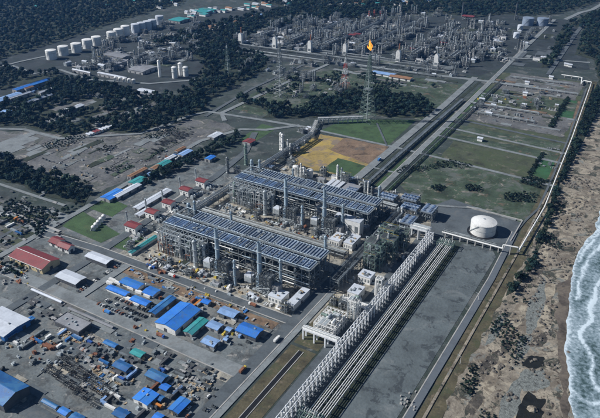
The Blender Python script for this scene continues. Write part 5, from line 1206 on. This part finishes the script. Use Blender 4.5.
# ------------------------------------------------------------------ vehicles, containers and stacked materials
def car_proto(c):
    b = MB(); sec = [(-2.2, .45), (-2.2, .95), (-.9, 1.0), (1.1, 1.0), (2.2, .85), (2.25, .45)]
    b.v = [(x, -.88, z) for x, z in sec]+[(x, .88, z) for x, z in sec]; k = len(sec); b.f = [tuple(range(k))[::-1], tuple(range(k, 2*k))]+[(i, (i+1) % k, (i+1) % k+k, i+k) for i in range(k)]
    g = MB(); sec = [(-1.9, .98), (-1.4, 1.5), (.35, 1.5), (1.15, .99)]; g.v = [(x, -.74, z) for x, z in sec]+[(x, .74, z) for x, z in sec]; g.f = [(3, 2, 1, 0), (4, 5, 6, 7), (0, 1, 5, 4), (1, 2, 6, 5), (2, 3, 7, 6), (3, 0, 4, 7)]
    r = MB().box(-1.38, .33, -.72, .72, 1.51, 1.56)
    w = MB().tube((0, -.1, 0), (0, .1, 0), .34, 10).me('wheel', 'black')
    return [('body', b.me('body', c), (0, 0, 0)), ('window', g.me('window', 'glass'), (0, 0, 0)), ('roof', r.me('roof', c), (0, 0, 0))]+[('wheel', w, (x, y, .34)) for x in (-1.4, 1.4) for y in (-.82, .82)]
CARC = ['white_paint', 'dark_steel', 'black', 'pale_steel', 'steel', 'dark_steel', 'black', 'rust', 'dark_wall']
CNAME = ['white', 'dark grey', 'black', 'silver', 'grey', 'dark grey', 'black', 'brown', 'charcoal']
CARS = [car_proto(c) for c in CARC]
def car(x, y, rz, where, group, z=.72):
    k = random.randrange(len(CARS)); inst(CARS[k], 'parked_car', '%s car parked %s' % (CNAME[k], where), 'car', (x, y, z), group, rz, 1.15)
for row in range(4):
    for i in range(17):
        if rr(0, 1) < .8: car(-474+i*3.4+row*3, 379+row*8.5+rr(-.5, .5), R(90)+rr(-.05, .05), 'in the lot between yard road and blue cabins', 'cars in the lot before the blue cabins')
for i in range(16):
    if rr(0, 1) < .85: car(-510+rr(-.4, .4), 384+i*4, rr(-.05, .05), 'along the side of the pale roofed sheds', 'cars beside the pale roofed sheds')
for i in range(22):
    car(-486+rr(0, 50), 470+rr(0, 14), R(90)*random.randrange(2), 'at the left front corner of the front train', 'cars by the front train')
for i in range(12): car(-300+rr(0, 12), 352-i*6+rr(-2, 2), rr(0, 3), 'near the yard road corner by the main road', 'cars near the road corner')
def truck(lab, x, y, rz, col, z=.95):
    t = thing('truck', lab, 'truck', (x, y, z), 'trucks on the site', rz)
    MB().box(2.6, 4.6, -1.2, 1.2, .7, 3.0).build('cab', col, t); MB().box(4.61, 4.68, -1.05, 1.05, 1.8, 2.7).build('windscreen', 'glass', t)
    MB().box(-4.8, 2.4, -1.25, 1.25, 1.1, 3.4).build('cargo_box', random.choice(['white_paint', 'pale_steel', 'tarp', 'rust']), t); MB().box(-4.8, 4.5, -.5, .5, .6, .95).build('chassis', 'black', t)
    w = MB().tube((0, -.18, 0), (0, .18, 0), .55, 10).me('wheel', 'black')
    for wx in (-4, -2.8, 3.4):
        for wy in (-1.1, 1.1): link('wheel', w, t, (wx, wy, .55))
for lab, x, y, rz, c in [('truck with white cab on the main road beside the brown verge', -277, 425, R(90), 'white_paint'), ('truck with blue cab on the yard road below the big blue workshop', -380, 371, 0, 'blue_paint'), ('truck with orange cab on the yard road near the parked cars', -455, 372, R(180), 'orange_paint'),
                         ('truck with red cab on the road before the front train, left part', -440, 459, 0, 'red_paint'), ('truck with white cab on the road before the front train, right part', -330, 460, R(180), 'white_paint'), ('truck with yellow cab at the road junction by the brown verge', -281, 372, R(90), 'yellow_paint'),
                         ('truck with white cab on the road left of the red roofed substations', -557, 560, R(90), 'white_paint'), ('truck with blue cab on the road beside the white roofed sheds', -549, 400, R(90), 'blue_paint'), ('truck with white cab on the corridor road beyond the rear train', -372, 880, R(90), 'white_paint')]: truck(lab, x, y, rz, c, 1.05)
def cont_me(c, L=12.2):
    m = MB().box(-L/2+.12, L/2-.12, -1.14, 1.14, .1, 2.6)
    for x in (-L/2+.1, L/2-.1): m.box(x-.1, x+.1, -1.24, 1.24, 0, 2.75)
    k = int(L/.8)
    for i in range(k): m.box(-L/2+.5+i*.8, -L/2+.9+i*.8, -1.2, 1.2, .15, 2.66)
    return m.me('container', c)
CC = [('white', 'white_paint'), ('blue', 'blue_paint'), ('orange', 'orange_paint'), ('rust brown', 'rust'), ('blue', 'deep_blue_roof'), ('grey', 'steel'), ('dark', 'dark_wall'), ('silver', 'pale_steel'), ('pale blue', 'light_blue_roof')]
CME = [(a, cont_me(b, L)) for a, b in CC for L in (12.2, 6.1)]; CW = [1 if a == 'orange' else 2 if a == 'rust brown' else 4 for a, _ in CME]
def conts(n, px, where, group, ws=None):
    poly = wpoly(px); xs = [p[0] for p in poly]; ys = [p[1] for p in poly]; k = 0
    while k < n:
        q = (rr(min(xs), max(xs)), rr(min(ys), max(ys)))
        if not inside(q, poly): continue
        a, me = random.choices(CME, CW)[0]; k += 1
        tag(link('container', me, None, (q[0], q[1], .72), random.choice([0, R(90)])+rr(-.03, .03)), '%s shipping container %s' % (a, where), 'container', group)
conts(16, [(192, 300), (255, 322), (240, 350), (205, 350), (200, 335)], 'among the light blue sheds', 'containers among the light blue sheds')
conts(34, [(100, 352), (170, 362), (195, 395), (165, 418), (105, 418)], 'in the lower yard cluster of blue workshops', 'containers in the lower yard')
conts(16, [(0, 342), (45, 350), (110, 345), (60, 330)], 'in the left yard beside the grey warehouse', 'containers in the left yard')
conts(10, [(145, 262), (170, 268), (160, 280), (150, 280)], 'before the front train by the site road', 'containers before the front train')
conts(8, [(0, 210), (40, 225), (30, 240), (0, 235)], 'on the strips at the left edge', 'containers at the left edge')
conts(14, [(150, 164), (190, 148), (195, 152), (160, 168)], 'among the strip workshops', 'containers among the strip workshops')
conts(10, [(10, 96), (45, 82), (40, 90), (20, 106)], 'in the upper left depot', 'containers in the upper left depot')
tag(link('container', CME[4][1], None, (*P(156.5, 406), .75)), 'single bright orange container beside the front left blue workshop', 'container')
# laydown rows: stacks of dark pipe frames, pale bundles, timber
def stack_me(kind, m, seed):
    rnd = random.Random(seed); b = MB()
    if kind == 'pipes':
        for j in range(3):
            for i in range(5-j): b.tube((-4, (i-(4-j)/2)*.9, .45+j*.75), (4, (i-(4-j)/2)*.9, .45+j*.75), .42, 6)
    elif kind == 'frame':
        b.frame(-4, 4, -1.6, 1.6, [1.2, 2.6], 3, 1, .3); b.tube((-3.8, 0, 1.6), (3.8, 0, 1.6), .6, 8)
    else:
        for i in range(4):
            for j in range(2): b.box(-3+i*1.6, -1.7+i*1.6, -1.2+j*1.25, -.05+j*1.25, 0, rnd.uniform(.6, 1.9))
    return b.me(kind, m)
SM = {k: [stack_me(k, m, i) for i, m in enumerate(ms)] for k, ms in {'pipes': ['dark_steel', 'steel', 'grey_wall', 'dark_wall'], 'frame': ['dark_steel', 'dark_steel', 'black'], 'crates': ['timber', 'pale_steel', 'concrete', 'tarp']}.items()}
def stacks(kind, n, fn, name, lab, group, ws=None):
    for i in range(n): x, y = fn(i); tag(link(name, random.choice(SM[kind]) if ws is None else SM[kind][random.choice(ws)], None, (x, y, .72), random.choice([0, 0, R(90)]) if kind != 'frame' else R(90)*(i % 7 == 0), (lambda q: (q, q, q*.7))(rr(.6, 1.05)) if kind != 'frame' else (rr(.7, 1), rr(.7, 1), rr(.4, .8))), lab, 'stack', group)
stacks('frame', 60, lambda i: (-440+(i % 12)*6.6+rr(-1, 1), 280+(i//12)*4.6+(3 if i >= 24 else 0)-(i % 12)*.9+rr(-.4, .4)), 'frame_stack', 'dark steel frame stack in the laydown rows before the bottom left warehouse', 'dark stacks in the laydown rows')
stacks('pipes', 34, lambda i: (-440+rr(0, 62), 306+rr(0, 26)), 'pipe_stack', 'bundle of stacked pipes behind the dark laydown rows', 'pipe bundles behind the laydown rows')
stacks('crates', 40, lambda i: (-400+rr(0, 34), 282+rr(0, 30)), 'crate_stack', 'pale crate stack right of the dark laydown rows', 'pale crates right of the laydown rows')
stacks('crates', 40, lambda i: (-478+rr(0, 40), 318+rr(0, 22)), 'crate_stack', 'timber crate stack before the grey flat roofed warehouse', 'crates before the grey warehouse', [0, 0, 2])
stacks('pipes', 26, lambda i: (-372+rr(0, 75), 338+rr(0, 22)), 'pipe_stack', 'bundle of stacked pipes below the yard road corner', 'pipe bundles below the yard road')
stacks('crates', 40, lambda i: (-330+rr(0, 36), 318+rr(0, 36)), 'crate_stack', 'pale crate stack near the main road and lower yard', 'crates near the main road', [1, 2, 0])
stacks('pipes', 26, lambda i: (-555+rr(0, 75), 330+rr(0, 32)), 'pipe_stack', 'bundle of stacked pipes left of the grey flat roofed warehouse', 'pipe bundles left of the grey warehouse')
stacks('crates', 40, lambda i: (-500+rr(0, 205), 438+rr(0, 11)), 'crate_stack', 'crate stack on the brown strip before the site road', 'crates on the brown strip')
stacks('crates', 40, lambda i: P(rr(100, 200), rr(146, 166)-(0)), 'crate_stack', 'pale stack on the bare earth behind the strip workshops', 'stacks behind the strip workshops', [2, 2, 1])
stacks('pipes', 50, lambda i: P(rr(-2, 62), rr(192, 240)), 'pipe_stack', 'bundle of pipes on the strips at the left edge', 'pipe bundles at the left edge')
stacks('frame', 60, lambda i: (lambda t: P(152+t*40+rr(-3, 3), 150-t*20+rr(-5, 5)))(rr(0, 1)), 'frame_stack', 'dark steel stack in the storage rows above the strip workshops', 'dark stacks above the strip workshops')
clutter(70, lambda: P(rr(130, 250), rr(286, 345)), 'small piece of yard equipment among the blue workshops', 'yard equipment among the blue workshops', name='yard_equipment')
clutter(80, lambda: P(rr(0, 120), rr(335, 372)), 'small piece of yard equipment in the left yard', 'yard equipment in the left yard', name='yard_equipment', cols=[1, 3, 4, 8, 0, 7])
clutter(70, lambda: P(rr(105, 215), rr(345, 416)), 'small piece of yard equipment in the lower yard', 'yard equipment in the lower yard', name='yard_equipment', cols=[0, 1, 1, 4, 4, 8])
clutter(30, lambda: P(rr(0, 30), rr(262, 285)), 'small piece of yard equipment left of the red warehouse', 'yard equipment left of the red warehouse', name='yard_equipment')
clutter(50, lambda: P(rr(475, 565), rr(86, 122)), 'small piece of equipment on the gravel strips', 'equipment on the gravel strips', name='field_equipment')
clutter(50, lambda: P(rr(40, 130), rr(140, 178)), 'small pale heap of material on the bare earth', 'material heaps on the bare earth', name='material_heap', cat='heap', cols=[1, 4, 8, 0])
shed('store', 'long thin pale roofed store along the yard road at the left', 'store', (-556, -508, 358, 361), 2.6, 'pale_roof', 'grey_wall', 'x', .6, doors=False, base=.4)
shed('store', 'second long thin store along the yard road, past the first', 'store', (-495, -430, 355, 358), 2.2, 'grey_roof', 'dark_wall', 'x', .5, doors=False, base=.4)
# boulders on the beach and an islet in the pond
def rock_mb(seed, r):
    rnd = random.Random(seed); m = MB(); n = 7
    for (q, z) in ((.9, 0), (1, .3), (.7, .65), (.25, .85)):
        for i in range(n): a = 2*math.pi*i/n; k = r*q*rnd.uniform(.75, 1.2); m.v.append((k*math.cos(a), k*math.sin(a), z*r*rnd.uniform(.8, 1.1)-.1*r))
    for k in range(3):
        for i in range(n): j = (i+1) % n; m.f.append((k*n+i, k*n+j, (k+1)*n+j, (k+1)*n+i))
    m.f.append(tuple(3*n+i for i in range(n))); return m
big = MB()
for i in range(900):
    t = rr(0, 1); y = 460+t*520; x = -100+rr(0, 1)**1.3*(58-t*20)+(30 if y < 560 else 0)*rr(0, 1)
    if noise.noise((x*.03, y*.03, 9)) < -.05: continue
    m = rock_mb(i % 40, rr(.6, 2.4)); b = len(big.v); big.v += [(vx+x, vy+y, vz+.45) for vx, vy, vz in m.v]; big.f += [tuple(q+b for q in f) for f in m.f]
o = big.build('boulders', 'rock'); o['kind'] = 'stuff'; o['label'] = 'brown boulders and rubble strewn along the beach'; o['category'] = 'boulders'
tag(rock_mb(99, 4.2).build('islet_rock', 'sand', None, (*P(532, 410), .4)), 'pale rock islet in the dark beach pond', 'rock')

# ------------------------------------------------------------------ haze over the whole site
def haze():
    m = bpy.data.materials.new('haze'); m.use_nodes = True; n, l = nodes_of(m); n.remove(n['Principled BSDF'])
    v = n.new('ShaderNodeVolumePrincipled'); v.inputs['Color'].default_value = (.14, .42, 1.0, 1); v.inputs['Density'].default_value = .000042; v.inputs['Anisotropy'].default_value = .2
    l.new(v.outputs[0], n['Material Output'].inputs['Volume']); MATS['haze'] = m
    o = MB().box(-9700, 8700, -3200, 11600, -2, 440).build('haze', 'haze'); o['kind'] = 'stuff'; o['label'] = 'thin blue haze over the whole industrial site'; o['category'] = 'haze'
haze()
